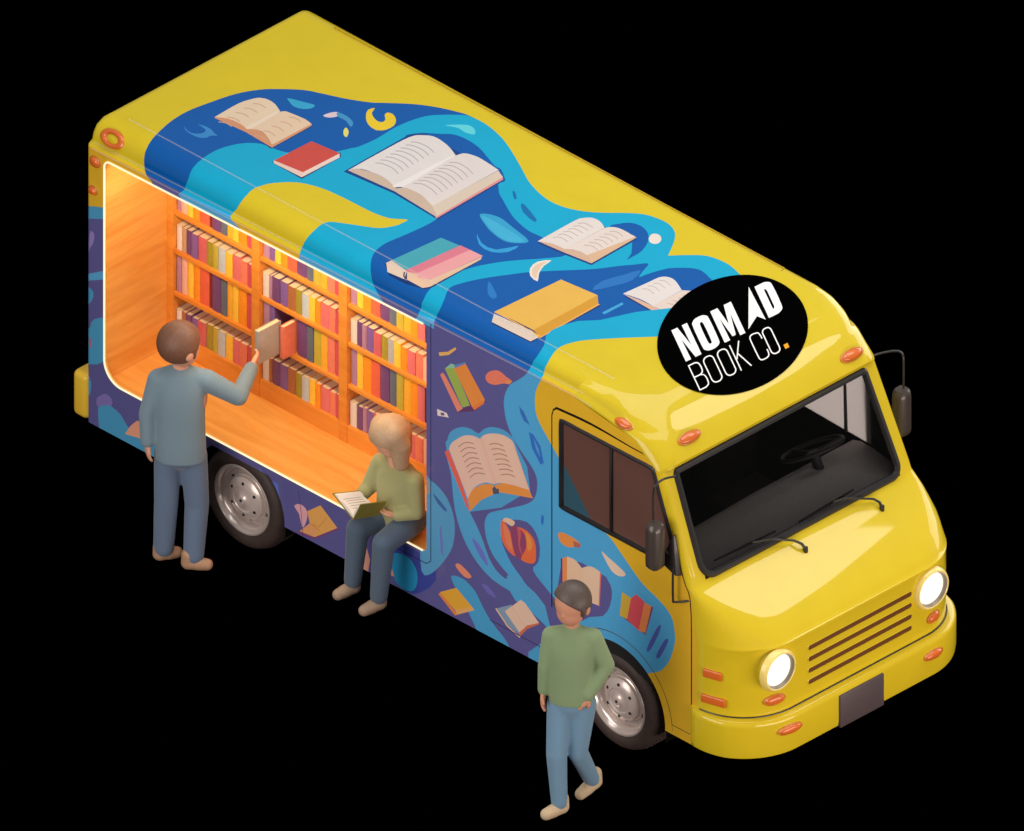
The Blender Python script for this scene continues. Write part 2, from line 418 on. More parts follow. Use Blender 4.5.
# roof: teal and pink books over the edge
L([(385,264),(389,275.6),(406,284.2),(424,289.4),(432,287.6),(482,259.6),(470,256),(400,262)], (16,54,116))
L([(386.2,262.8),(391.5,260.4),(407,271),(405,277),(407,280.4),(387.5,272)], (228,204,184))
L([(391.5,260.2),(441,237.6),(459.6,245.5),(406,270.4)], (70,168,186))
L([(405.6,270.2),(460.5,245.3),(470.4,250),(417,273.6),(416,279)], (224,126,146))
L([(416.6,273.4),(470.2,249.8),(483,256),(430.6,279.4),(418,278)], (238,164,168))
L([(407,271.6),(417,274),(418,277.8),(430,279.6),(481.6,257),(481,259.4),(430,286.8),(422.6,288),(407,279.6)], (232,194,164))
stroke([(404.6,272),(403.8,275.4),(405.6,279.6)], 1.6, (96,84,96))
# side: rear corner strip
CS = (64,132,170)
L([(80,206.5),(103,207.5),(104,219),(80,220)], CS)
L([(90.5,232),(95.4,234),(94.6,244),(89,252),(88.4,243)], (122,108,160), 2)
L([(80,275),(92,274.5),(104,271),(104,279),(80,282)], (74,140,182), 3)
L([(80,286),(90,288),(94.8,293),(93.7,301),(88,305),(80,305)], CS, 2)
L([(80,332),(90,328),(96,319.7),(106,321),(106,360),(88,365),(80,362)], CS, 2)
L([(88.6,338.4),(92.4,339),(92.8,348.4),(90,348)], (150,84,110), 2)
L([(80,374),(87.6,376),(91.6,380),(93.2,387),(90.5,395),(80,398)], CS, 2)
L([(97.4,400),(100,396),(105.4,393.6),(111.6,399),(111,407),(99,408)], (108,98,156), 2)
L([(98.6,410),(101,406.2),(106,405),(111.6,406.6),(121,415),(128,427),(140,435),(160,446),(180,470),(180,520),(104,445),(100,432)], CS, 2)
L([(125,434),(130.4,426),(136.7,420.8),(150,422),(152,444),(140,438.4)], (204,142,118))
# side: round the rear wheel and below the sill
L([(258,466),(264,474),(272,481),(277.6,483.5),(281,505),(282.5,532),(276,525),(270,500)], (80,98,172))
L([(294,505.9),(300,504),(306,508.9),(307.4,516),(305,525),(302,527),(299,513.7)], (192,142,152), 2)
L([(296,532.6),(314.5,539.2),(339.4,529.6),(330,525),(305,528)], (104,60,104))
L([(299.6,531.2),(309.7,523.3),(307.3,511.3),(320.5,505.3),(337.4,528),(314.5,537.2)], (228,168,92))
L([(309.7,523.3),(318.5,528.3),(314.5,537.2),(299.6,531.2)], (222,158,104))
stroke([(310,523.6),(319,527),(327,517.4)], 1, (186,124,66))
stroke([(311,524),(319.5,531)], .9, (186,124,66))
L([(356,545),(364,538),(370,560),(366,585),(356,580)], (206,148,130))
L([(383,555),(388,551),(394,563),(395,577),(383,572)], (206,140,112))
L([(386,549),(400,543),(430,560),(436,580),(420,593),(408,592),(400,585)], (50,60,132), 2)
L([(390,556),(395,553),(403,554.6),(410,559),(415.7,568),(417.6,578),(416,587),(411,591.4),(402,588),(395,580)], (36,128,172), 2)
# side: blue drop beside the opening
L([(424,478),(430,480),(438.6,487),(447,498),(453,513.7),(454.9,528),(453,545),(447,557),(437.4,568.6),(428,575),(421.6,571),(420,540)], (76,134,172), 2)
L([(433,493),(440,500.6),(447.2,510),(445.2,511.7),(438,504),(433.6,495.8)], (58,88,142))
L([(439.6,528),(441.4,525),(443,545),(443,557),(440.6,552)], (90,104,168))
L([(424,478),(429,480),(431,492),(424,496)], (120,132,140))
# side: blue bands of the big wave
C3 = [(552,330),(544,345.6),(537,356.5),(531,367),(526,374.5),(519,379.5),(510.4,384.5),(505.6,392.6),(503.8,402),(505,414),(507,423),(512,436),(521,451),(531,465.7),(536.3,476.6),(537.2,487.4),(534.5,498),(527,504),(509,508.4),(492.4,512),(487,515.6),(484.6,524),(486.4,538.5),(492.4,554),(502,567.4),(508,574.6),(507,579),(515,600),(545,625),(600,700),(710,700),(710,340),(600,320)]
L(C3, C1_, 3)
L([(446.7,451),(447.4,440),(450,432.6),(456,428.4),(463.5,427),(472,429.4),(478.4,433.6),(484,429),(492.4,427),(503,429.6),(511,436),(516,445),(530,490),(468,512)], (70,136,178), 2)
L([(446.5,451),(447.3,460),(451,474),(452.7,492),(455,510),(460,529),(467,545.7),(478,563.8),(492.4,579.5),(509,590.4),(523.7,598),(533,606),(545,620),(560,640),(580,640),(580,620),(545,600),(527,585.6),(514,572),(507,578.6),(503,577),(496,570),(489,558),(483,541),(477,526.5),(471,514.4),(462,495),(452,470)], (72,140,182), 2)
L([(472,537.5),(480,545.7),(486,558),(488,566),(481.6,559),(475,547)], (92,100,172), 2)
L([(481.6,583.6),(488.8,586.8),(496.4,597.8),(487.6,593)], (92,90,158), 2)
L([(502,519),(508,520),(515,519.6),(527,522),(535.7,532.5),(540,548),(538,562.6),(533,567.6),(535.7,575),(545,586.8),(556,600),(580,625),(580,690),(556,650),(545,605.6),(527,585.6),(521,577),(511.6,563.8),(505.6,551.7),(501,538)], D_, 2)
L([(451.2,577),(453.6,575.6),(459,577),(466,581),(475.5,591.7),(480,601),(487.6,615.7),(497,629),(505.6,640),(511,654),(498,662),(480,640),(476.7,630),(469.5,614.5),(461,596.5),(454,585)], (64,136,178), 2)
L([(528.5,652),(535.7,647),(541,643.4),(560,640),(560,690),(537,675),(528.5,664)], (66,136,178))
L([(518.9,405.8),(523.7,411.6),(529.9,425.2),(524,421),(520.4,413)], (50,94,166))
L([(528.8,432),(533.3,434.4),(540.5,446.5),(543.8,463),(540.5,464.7),(532,448)], (46,96,170))
L([(533.4,437.6),(538.6,449),(540.2,457),(536,449)], (72,134,184))
L([(541.6,515),(543.8,517),(543.2,524.4),(541,523)], (44,96,170), 2)
# side: books and floating things
L([(438.8,352.3),(447.9,351.7),(455.4,347.2),(456.2,349.4),(449,354.8),(439.4,356)], (228,176,98))
L([(457,412.6),(474.5,411.2),(486,402),(483,397),(470,404)], (84,54,92))
L([(440,374.4),(443,372.6),(446,377),(462.6,408.6),(457.6,412)], (228,136,112))
L([(444.9,368.5),(453.5,365.3),(470,405.6),(462.3,407.4)], (132,150,72))
L([(453.4,365.3),(464.7,361.8),(466,364.2),(455,368.3)], (84,112,160))
L([(445,368.4),(451,363.6),(454.4,364.6),(455,368)], (120,164,140))
L([(454.3,368.5),(465.5,363.6),(484.9,399.8),(472,407)], (230,142,70))
L([(472,407),(484.9,399.8),(484,403.6),(474.3,410.2)], (214,116,62))
L([(485.4,377.5),(487,373.6),(491,371),(497,370.3),(502,372.8),(506,376.6),(511.8,381),(509,384.2),(504,383.4),(494.8,384.9),(488,382.6)], (228,126,102), 3)
L([(505.8,380.4),(511.8,380.8),(509.4,384.4),(505,383.2)], (214,136,84))
L([(437,408.8),(446.7,413),(448.8,417.8),(445,416.8),(437.6,415.6)], (202,190,190))
L([(440.4,412.6),(444,412.8),(444.6,415.6),(441,415.4)], (96,78,116))
L([(444.6,452),(448.5,449.6),(460,478),(468.6,506),(469.4,511.4),(466.6,507)], (218,98,84))
L([(467.7,498),(473,489),(481.6,484.4),(491,484),(494.6,486),(493,494.6),(481.6,499.6),(470,511.2)], (226,146,74))
L([(494.4,485.6),(502,483),(509,483.4),(528.8,489.4),(533,498.4),(516.5,495.2),(498,492)], (226,146,74))
L(smooth_open([(449,449),(450.6,444.6),(454,441),(463.5,435.8),(473,435.8),(479.8,438.9)],4) + [(493.8,484)] + smooth_open([(486,482.4),(479,484.4),(472.4,489.8),(467.9,498.6)],3), (228,190,172))
L(smooth_open([(479.8,438.9),(485,434.6),(494.8,433.5),(504.4,435.6),(512,440.5)],4) + [(528.7,489.8)] + smooth_open([(515,485.6),(502,483),(493.8,484)],3), (230,192,172))
L([(479.8,438.9),(482.4,437),(497,483.2),(493.8,484.4)], (220,178,160))
L([(511.6,440.2),(513.6,443),(531,494.6),(528.6,490)], (206,160,148))
L([(492.2,488.6),(494.4,486),(496.6,489),(498.8,488.6),(499,493.6),(493.4,494.2)], (72,74,92))
for k in range(7):
    d = np.array((1.9, 5.1)) * k
    stroke([tuple(np.array(q) + d) for q in ((458.6,447),(463,443.4),(468,442.4),(473.6,443.6))], .9, (150,104,90), 3)
    stroke([tuple(np.array(q) + d) for q in ((489.4,444.4),(494,443.6),(499,444.2),(503.4,446.2))], .9, (150,104,90), 3)
L([(501.4,520.4),(506,524),(511.6,536),(515.6,556),(506,548),(501,536)], (226,112,80), 3)
L([(503.4,524),(509,532),(512.6,550),(506,542)], (236,136,100), 3)
L([(510.6,526),(517,526.6),(525.4,535),(526.6,548),(521.4,559.4),(515.2,555),(511.6,540)], (122,62,92), 3)
L([(517,526.8),(521,532),(520,545),(523,556),(519,548),(518,536)], (168,78,86), 3)
L([(502.4,520),(506.8,517.8),(514.8,521.8),(512,526.2),(506,522.6)], (238,200,172), 3)
L([(517.7,527),(527,531),(534.5,541),(536,555),(534.5,562.6),(528.5,563.2),(521,559),(526,548),(525,535)], (228,112,70), 3)
L([(525.4,532),(530,537),(532.6,546),(528.4,551),(526.6,542)], (240,152,78), 3)
L([(455.4,564.8),(460,564.2),(471.5,576.2),(466,577.8),(458.5,570.4)], (230,142,112), 3)
L([(438.4,594),(441,592),(457.4,614.8),(455,615.6)], (204,120,62))
L([(440,592.1),(456.3,587.8),(472.2,607.1),(455,610.3)], (228,170,62))
L([(454.8,610.2),(472.2,607.1),(474.4,610.2),(457.2,614.7)], (238,180,112))
L([(496,608.6),(511.6,604.6),(520,635.2),(508,625.4)], (112,134,156))
stroke([(495.8,608.4),(507.4,626),(520,637.4)], 1.3, (206,168,140))
L([(520,636.4),(527,629.2),(539.4,624),(538.4,622),(526,626),(518.6,632)], (176,98,72))
L([(504.8,611.2),(511,606.8),(520.7,599.8),(525,603),(538.9,622.8),(527.3,625.4),(519.4,632.4)], (228,194,172))
stroke([(512.6,607),(525,627)], .8, (206,166,146))
# side: door
DS = (84,84,142)
L([(601,573.8),(607.7,580),(612,590.7),(610,605.7),(603,616),(589.6,617),(560,625),(562,560)], D_, 2)
L([(560.8,558.4),(563,558),(563,600),(560.8,600)], (70,60,110))
L([(562.4,558.2),(567,556.6),(567,600),(562.4,600)], (228,142,88))
L(smooth_open([(567,556.6),(574.6,559.6),(582,568.2)],4) + [(582,600),(567,600)], (232,196,164))
L(smooth_open([(582,568.2),(587,566.4),(593,567.2),(600,571.8)],4) + [(598.8,605.7),(591,602.7),(582,600)], (234,200,172))
L([(600,571.6),(601.2,574),(599.6,606.7),(598.6,605.7)], (196,96,88))
L([(558,534.3),(562.6,532.6),(574.6,538.8),(581,545),(576,546.5),(568.6,547.2),(561,542.8)], (228,144,76), 3)
L([(573.4,541),(580.8,544),(579.6,548),(574,546.8)], (150,90,80))
L([(601.6,551.8),(607.7,556.8),(624.2,571.9),(624.2,576),(618.2,575.8),(610.7,569.6)], (224,196,176), 3)
L([(619,614.4),(645.6,635),(653.4,607),(650,606)], (106,58,98))
L([(622,592),(631.2,598.2),(627.4,619.4),(619.7,615.5)], (176,146,58))
L([(631,598.2),(636.2,594.2),(644,601.2),(644.6,602.6),(638.7,630.6),(627,619.4)], (182,70,80))
L([(644.4,602.5),(651.4,606.4),(645.4,633),(638.5,630.6)], (232,138,84))
L([(657.5,627),(661,628),(651,649.2),(646.5,649.2)], (68,78,152), 3)
L([(664.8,639.7),(668.2,641.7),(660,657.2),(656,656)], (68,78,152), 3)
# ------------------------------------------------------------------ body panels
OPEN = rrect(.147, .712, 2.992, 2.334, (.03, .03, .05, .15), 8)     # the big side opening (x, z)
DOOR_WIN = [(4.185,1.575)] + [(4.175,1.60),(4.175,2.19),(4.20,2.22),(4.98,2.225),(5.005,2.20),(5.225,1.60),(5.215,1.575)]
WX1, WX2, WZ = 1.345, 4.665, .351   # wheel axles
arcR = [(WX1 + .392 * math.cos(R(q)), WZ + .392 * math.sin(R(q))) for q in range(-20, 201, 5)]
arcR = [(x, min(z, .652)) for x, z in arcR if z > .30]
arcF = [(WX2 + .437 * math.cos(R(q)), WZ + .437 * math.sin(R(q))) for q in range(-20, 201, 5)]
arcF = [p for p in arcF if p[1] > .29]
def hole(p): return [zs(x, z) for x, z in dens(p, .05)]
HOLES = [hole(OPEN), hole(DOOR_WIN), hole(arcR), hole(arcF)]
# door outline: gap line in the skin; front edge follows the windscreen pillar
fen = [(WX2 + .50 * math.cos(R(q)), WZ + .50 * math.sin(R(q))) for q in range(0, 181, 5)]
DOOR_TOP = [(4.10,2.22),(4.112,2.255),(4.14,2.270),(4.90,2.296),(4.945,2.285),(4.985,2.25)]
DOOR_FR = [(5.018,2.19),(5.256,1.55),(5.282,1.485),(5.308,1.45),(5.322,1.40),(5.331,1.30),(5.334,1.15),(5.334,.337)]
gap_lines = [
 [(4.10,.80),(4.10,2.22)] + DOOR_TOP + DOOR_FR,
 fen[::-1][2:] + [(5.165,.405),(5.33,.405)],
 [(3.55,.46),(3.80,.46),(4.04,.46)],
 [(1.86,.655),(1.885,.50),(1.90,.34)],
 [(3.03,2.36),(3.03,.66),(2.99,.625),(2.7,.625)],
]
BLACKK = ((.006,.005,.006), (.012,.009,.009))
FENC = (K(150,110,40), K(140,105,50))
gaps = []
for i, g in enumerate(gap_lines):
    w = (.0095, .006, .006, .004, .007)[i]
    col = (BLACKK, (K(120,84,24), K(92,72,52)), (K(50,52,110), K(58,54,100)), (K(60,50,96), K(70,60,100)), (K(50,52,110), K(52,50,96)))[i]
    gaps.append(([zs(x, z) for x, z in dens(ribbon(g, w), .05)], col, None))
pA = RR - RR * math.pi / 2
dom = [(pA, 0)] + [(float(RINGS[i][1] - RINGS[i][2]), float(PS[i])) for i in range(23)] + [(XF, float(PS[22]))]
dom += [(XF, float(s)) for s in PS[23:]] + [(.12, float(s)) for s in PS[:len(RZ) - 1:-1]] + [(.12, float(S_H))] + [(pA, float(s)) for s in PS[len(RZ) - 1:0:-1]]
lines = []
for i, s in enumerate(PS[1:-1], 1):
    xe = RINGS[i][1] - RINGS[i][2] if i < 23 else XF
    lines.append([(pA if i < len(RZ) else .12, float(s)), (float(xe), float(s))])
for q in (15, 30, 45, 60, 75, 90, 0):
    p = RR - RR * R(q); lines.append([(p, 0.), (p, float(S_H))])
lines.append([(.12, 0.), (.12, float(S_END))])
LAYERS = [(a, c, OUTER if cl else None) for a, c, cl in LAY] + gaps
P, T, ids, Cc = layered(dom, HOLES, LAYERS, lines)
# profile normals
seg_n = []
for i in range(len(PROF) - 1):
    dy, dz = PY[i + 1] - PY[i], PZ[i + 1] - PZ[i]; l = math.hypot(dy, dz); seg_n.append((-dz / l, dy / l))
sm_from, sm_to = RZ.index(2.410), len(RZ) - 1
def prof_normal(k, s):
    def knot(j):
        if sm_from < j < sm_to:
            n = np.array(seg_n[j - 1]) + np.array(seg_n[j]); return n / np.hypot(*n)
        if j == sm_to: return np.array((0., 1.))
        return np.array(seg_n[k])
    if sm_from <= k < sm_to:
        t = (s - PS[k]) / (PS[k + 1] - PS[k]); n = knot(k) * (1 - t) + knot(k + 1) * t
        return n / np.hypot(*n)
    return np.array(seg_n[k])
def skin_point(p, s):
    y = float(np.interp(s, PS, PY)); z = float(np.interp(s, PS, PZ)); a = 0.
    if s <= S_H + 1e-6:
        x0 = x0_at(z) if z > 2.45 else X00
        if p < RR:
            a = (RR - p) / RR; return Vector((x0 + RR - RR * math.sin(a), y + RR - RR * math.cos(a), z)), a
        if p < .12:
            return Vector((x0 + RR + (p - RR) / (.12 - RR) * (.12 - x0 - RR), y, z)), 0.
    return Vector((p, y, z)), 0.
class Skin:
    def __init__(s): s.v = []; s.key = {}; s.f = []; s.c = []; s.n = []
    def vert(s, p):
        k = (round(p[0], 4), round(p[1], 4), round(p[2], 4))
        if k not in s.key: s.key[k] = len(s.v); s.v.append(tuple(lifted(p)))
        return s.key[k]
    def face(s, pts, col, nrm=None):
        idx = [s.vert(p) for p in pts]
        out = []; on = []
        for i, j in enumerate(idx):
            if j not in out: out.append(j); on.append(nrm[i] if nrm else (0, 0, 0))
        if len(out) < 3: return
        s.f.append(out); s.c.append(col); s.n.append(on)
    def build(s, name, m, parent):
        me = bpy.data.meshes.new(name); me.from_pydata(s.v, [], s.f)
        ca = me.color_attributes.new('paint', 'FLOAT_COLOR', 'CORNER')
        i = 0; buf = []; nr = []
        for f, c, n in zip(s.f, s.c, s.n):
            for k in range(len(f)): buf += [*c, 1.]; nr.append(n[k])
        ca.data.foreach_set('color', buf)
        o = link(name, me, m, parent, 38)
        me.normals_split_custom_set(nr)
        return o
body = Skin(); door = Skin()
door_poly = [zs(*p) for p in ([(4.10,.72)] + [(4.10,2.22)] + DOOR_TOP + [(x - .002, z) for x, z in DOOR_FR[1:-1]] + [(5.332,.405),(5.165,.405)] + [p for p in fen if p[1] > .42 and p[0] > 4.1])]
in_door = inside(door_poly, Cc)
KS = np.clip(np.searchsorted(PS, Cc[:, 1]) - 1, 0, len(PROF) - 2)
for t, i, c, dd, k in zip(T, ids, Cc, in_door, KS):
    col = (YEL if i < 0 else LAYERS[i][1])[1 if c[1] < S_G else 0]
    pts = []; nn = []
    for j in t:
        q, a = skin_point(*P[j]); n = prof_normal(k, P[j][1])
        pts.append(q); nn.append((n[0] * 0 - math.sin(a) * abs(n[0]), n[0] * math.cos(a), n[1]))
    (door if dd else body).face(pts, col, nn)
# the rest of the shell: front, far side, rear, brow
def ring(i):
    z, x1, r, tp = RINGS[i]; yn = YTOP.get(z, 0.); yf = W - yn; yff = yf - tp; x0 = x0_at(z) if z > 2.45 else X00
    pts = []
    if i >= 22: pts.append((XF, yn)); pts.append(((XF + x1 - r) / 2, yn))
    N = 14
    for j in range(N + 1):
        q = R(-90 + 90 * j / N); pts.append((x1 - r + r * math.cos(q), yn + r + r * math.sin(q)))
    ia = len(pts) - (2 if i >= 22 else 0)
    ya, yb = yn + r + .075, yff - r - .075
    for j in range(10): pts.append((x1, ya + (yb - ya) * j / 9))
    for j in range(N + 1):
        q = R(90 * j / N); pts.append((x1 - r + r * math.cos(q), yff - r + r * math.sin(q)))
    xs = x1 - r
    for x in (min(4.97, xs - .02), min(4.20, xs - .05)):
        pts.append((x, yff + (yf - yff) * (xs - x) / (xs - x0 - RR)))
    for j in range(7):
        q = R(90 + 90 * j / 6); pts.append((x0 + RR + RR * math.cos(q), yf - RR + RR * math.sin(q)))
    for j in range(1, 5): pts.append((x0, yf - RR + (yn + RR - yf + RR) * j / 4))
    return [Vector((x, y, z)) for x, y in pts]
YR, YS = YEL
rings = [ring(i) for i in range(len(RINGS))]
for i in range(len(RINGS) - 1):
    a, b = rings[i], rings[i + 1]; z0 = RINGS[i][0]
    if len(a) < len(b): b = b[2:]
    n = len(a); off = 2 if i >= 22 else 0
    for j in range(n - 1):
        f0 = off + 15
        front = f0 <= j < f0 + 9
        if front and 1.50 <= z0 < 2.20: continue
        if j == off + 15 + 10 + 15 and 1.55 <= z0 < 2.20: continue
        body.face([a[j], a[j + 1], b[j + 1], b[j]], YR)
# strip between the near-side panel's windscreen edge and the brow's first ring
topr = rings[-1]
k = len(topr); up = (0, 0, 1)
split = 2 + 15 + 10 + 15
front_cap = topr[:split] + [Vector((XF, W - .2, ZR)), ]
body.face(front_cap, YR, [up] * len(front_cap))
rear_cap = [Vector((.12, .2, ZR)), Vector((.12, W - .2, ZR))] + topr[split + 2:] + [Vector((X0T[2.55] + RR - RR * math.sin(R(q)), .2 + RR - RR * math.cos(R(q)), ZR)) for q in (75, 60, 45, 30, 15, 0)]
body.face(rear_cap, YR, [up] * len(rear_cap))
# ------------------------------------------------------------------ the truck
truck = empty('book_truck', (2.9, W / 2, 0))
tag(truck, 'yellow step van with a blue book mural and an open lit side full of bookshelves', 'truck')
PAINT = mat('painted_panels', (.7,.5,.03), .42, coat=.7, spec=.15, attr='paint', vary=.02, bscale=6)
def inner_side(m):
    # the bare inside of the sheet metal is dark
    nt = m.node_tree; b = nt.nodes['Principled BSDF']; l = b.inputs['Base Color'].links[0].from_socket
    g = nt.nodes.new('ShaderNodeNewGeometry'); x = nt.nodes.new('ShaderNodeMix'); x.data_type = 'RGBA'
    x.inputs[7].default_value = (.012,.011,.011,1)
    nt.links.new(g.outputs['Backfacing'], x.inputs[0]); nt.links.new(l, x.inputs[6]); nt.links.new(x.outputs[2], b.inputs['Base Color'])
    b.inputs['Coat Roughness'].default_value = .035
inner_side(PAINT)
YPAINT = mat('yellow_paint', YR, .42, coat=.7, spec=.15, vary=.02, bscale=6)
BLACKR = mat('black_rubber', K(34,33,35), .5, vary=.1)
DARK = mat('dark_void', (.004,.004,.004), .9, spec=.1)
BODY = body.build('body', PAINT, truck)
DOORO = door.build('door', PAINT, truck)
bvs = []
def add_bvh(o):
    me = o.data; M = parent_world(o)
    if o.parent: M = o.matrix_parent_inverse; M = parent_world(o.parent) @ o.matrix_parent_inverse
    bvs.append(BVHTree.FromPolygons([M @ v.co for v in me.vertices], [tuple(p.vertices) for p in me.polygons]))
add_bvh(BODY); add_bvh(DOORO)
def cast(u, v, which=None):
    """the point of the truck's surface that the picture shows at u, v"""
    o = ground_px(u, v) + TOCAM * 16; best = None
    for b in (which or bvs):
        h = b.ray_cast(o, -TOCAM)
        if h[0] is not None and (best is None or h[3] < best[3]): best = h
    return best

# added pale tubes imitating highlight lines along the roof edge and the gutter
HILITE = bpy.data.materials.new('edge_highlight'); HILITE.use_nodes = True
nt = HILITE.node_tree; mx = nt.nodes.new('ShaderNodeMixShader'); tr = nt.nodes.new('ShaderNodeBsdfTransparent'); mx.inputs[0].default_value = .20
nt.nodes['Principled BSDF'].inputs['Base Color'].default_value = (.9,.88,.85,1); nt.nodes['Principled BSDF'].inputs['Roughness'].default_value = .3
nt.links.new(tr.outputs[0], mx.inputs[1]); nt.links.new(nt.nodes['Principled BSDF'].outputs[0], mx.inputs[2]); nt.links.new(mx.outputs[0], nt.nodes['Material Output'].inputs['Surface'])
def highlight(y, z, x0, x1, r):
    m = MB(); m.tube([lifted((x0 + (x1 - x0) * j / 40, y, z)) for j in range(41)], r, 8); m.build('highlight_line', HILITE, truck, 60)
highlight(.205, 2.5505, .16, 4.45, .0048)
highlight(.030, 2.3995, .03, 4.35, .0042); highlight(-.0005, 2.371, .03, 4.45, .0036)
m = MB(); m.tube([(.30, 1.875, 2.5475), (4.28, 1.875, 2.5475), (4.29, 1.84, 2.5495)], .0038, 6); m.build('roof_seam', mat('seam_yellow', K(196,160,26), .6), truck, 60)
# ------------------------------------------------------------------ materials of the fittings
TYRE = mat('tyre_rubber', K(66,53,49), .62, vary=.12, bscale=25, bump=.15)
CHROME = mat('wheel_metal', K(224,210,203), .24, metal=.45, coat=.6)
CHROME2 = mat('hub_metal', K(228,212,204), .28, metal=.28, coat=.5)
AMBER = mat('amber_lens', K(226,112,44), .3, coat=.6)
AMBERR = mat('amber_rim', K(206,128,40), .4, coat=.3)
BLK = mat('black_plastic', K(40,38,38), .42, coat=.2, vary=.1)
MIRR = mat('mirror_shell', K(70,62,58), .38, coat=.3)
WIPE = mat('wiper_rubber', K(14,14,14), .9, spec=.1)
GREYM = mat('grey_metal', K(150,140,130), .4, metal=.4)
SLOT = mat('slot_brown', K(104,58,12), .6)
CREAM = mat('cream_bezel', K(252,228,130), .35, coat=.4)
LAMP = mat('lamp_glow', (.5,.48,.42), .2, coat=.5, emit=(1,.955,.80), estr=1.0)
STRIP = mat('strip_light', (.3,.28,.2), .4, emit=(1,.85,.56), estr=.98)
PLATE = mat('plate_grey', K(84,74,76), .5, vary=.05)
DASH = mat('dash_grey', K(165,160,158), .6, vary=.06)
LINER = mat('cab_liner', K(22,21,21), .8)
SEATM = mat('seat_black', K(18,17,18), .7)
GLASSM = bpy.data.materials.new('windscreen_glass'); GLASSM.use_nodes = True
nt = GLASSM.node_tree; nt.nodes.clear()
o_ = nt.nodes.new('ShaderNodeOutputMaterial'); mx = nt.nodes.new('ShaderNodeMixShader'); tr = nt.nodes.new('ShaderNodeBsdfTransparent'); gl = nt.nodes.new('ShaderNodeBsdfGlossy')
fr = nt.nodes.new('ShaderNodeFresnel'); fr.inputs['IOR'].default_value = 1.25
tr.inputs['Color'].default_value = (.80,.80,.80,1); gl.inputs['Roughness'].default_value = .05
nt.links.new(fr.outputs['Fac'], mx.inputs[0]); nt.links.new(tr.outputs[0], mx.inputs[1]); nt.links.new(gl.outputs[0], mx.inputs[2]); nt.links.new(mx.outputs[0], o_.inputs['Surface'])
FARP = bpy.data.materials.new('backdrop_pane'); FARP.use_nodes = True  # pale colour stands in for the bright backdrop seen through the glass
nt = FARP.node_tree; b_ = nt.nodes['Principled BSDF']; b_.inputs['Base Color'].default_value = (*K(190,176,170), 1); b_.inputs['Roughness'].default_value = .3
tl = nt.nodes.new('ShaderNodeBsdfTranslucent'); tl.inputs['Color'].default_value = (*K(235,222,216), 1); mx = nt.nodes.new('ShaderNodeMixShader'); mx.inputs[0].default_value = .85
nt.links.new(b_.outputs[0], mx.inputs[1]); nt.links.new(tl.outputs[0], mx.inputs[2]); nt.links.new(mx.outputs[0], nt.nodes['Material Output'].inputs['Surface'])
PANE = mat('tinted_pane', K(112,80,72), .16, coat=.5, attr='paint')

# ------------------------------------------------------------------ wheels
def wheel(x, side):
    y0 = .018 if side < 0 else W - .018
    root = empty('wheel', (x, y0, WZ)); root.parent = truck; root.matrix_parent_inverse = parent_world(truck).inverted()
    # local z points out of the truck
    M = Matrix.Translation((x, y0, WZ)) @ (Matrix.Rotation(R(90), 4, 'X') if side < 0 else Matrix.Rotation(R(-90), 4, 'X'))
    m = MB()
    m.lathe([(.236,-.03),(.240,.0),(.262,.010),(.296,.012),(.320,.004),(.336,-.012),(.345,-.040),(.347,-.075),(.347,-.15),(.343,-.19),(.328,-.215),(.24,-.22)], M, 72)
    for k in range(44):
        q = 2 * math.pi * k / 44
        for zz in (-.07, -.115, -.16):
            m.box((.346,-.014,zz-.017), (.350,.014,zz+.017), 0, M @ Matrix.Rotation(q + (.07 if zz == -.115 else 0), 4, 'Z'))
    m.build('tyre', TYRE, root, 35)
    m = MB()
    m.lathe([(.250,-.05),(.247,-.004),(.240,.006),(.230,.006),(.222,-.004),(.215,-.022),(.203,-.03),(.195,-.046),(.19,-.07),(.165,-.075),(.158,-.052),(.15,-.046),(.10,-.036),(.0,-.036)], M, 72)
    m.build('rim', CHROME, root, 30)
    m = MB()
    m.lathe([(.148,-.048),(.146,-.030),(.128,-.014),(.095,-.004),(.088,-.003),(.082,-.010),(.05,-.006),(.03,.006),(.026,.012),(.0,.014)], M, 64)
    m.build('hub_cap', CHROME2, root, 30)
    if side < 0:
        spots = [(.172, 2 * math.pi * k / 6 + .55, -.072) for k in range(6)] + [(.112, 2 * math.pi * k / 6 + .55, -.008) for k in range(6)] + [(0, 0, .013)]
        for r_, q, h in spots:
            m = MB(); m.lathe([(.0,.004),(.009,.0035),(.012,-.002)], M @ Matrix.Translation((r_*math.cos(q), r_*math.sin(q), h)), 14)
            m.build('wheel_bolt', BLK, root, 30)
for x in (WX1, WX2):
    for s in (-1, 1): wheel(x, s)
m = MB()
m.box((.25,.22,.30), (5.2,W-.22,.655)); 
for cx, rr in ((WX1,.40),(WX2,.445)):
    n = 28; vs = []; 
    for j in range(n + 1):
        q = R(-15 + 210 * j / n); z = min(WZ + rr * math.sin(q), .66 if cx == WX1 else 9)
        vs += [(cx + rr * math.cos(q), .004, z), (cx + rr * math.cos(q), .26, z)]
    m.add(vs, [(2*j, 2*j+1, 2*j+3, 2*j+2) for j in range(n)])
m.build('underbody', DARK, truck)

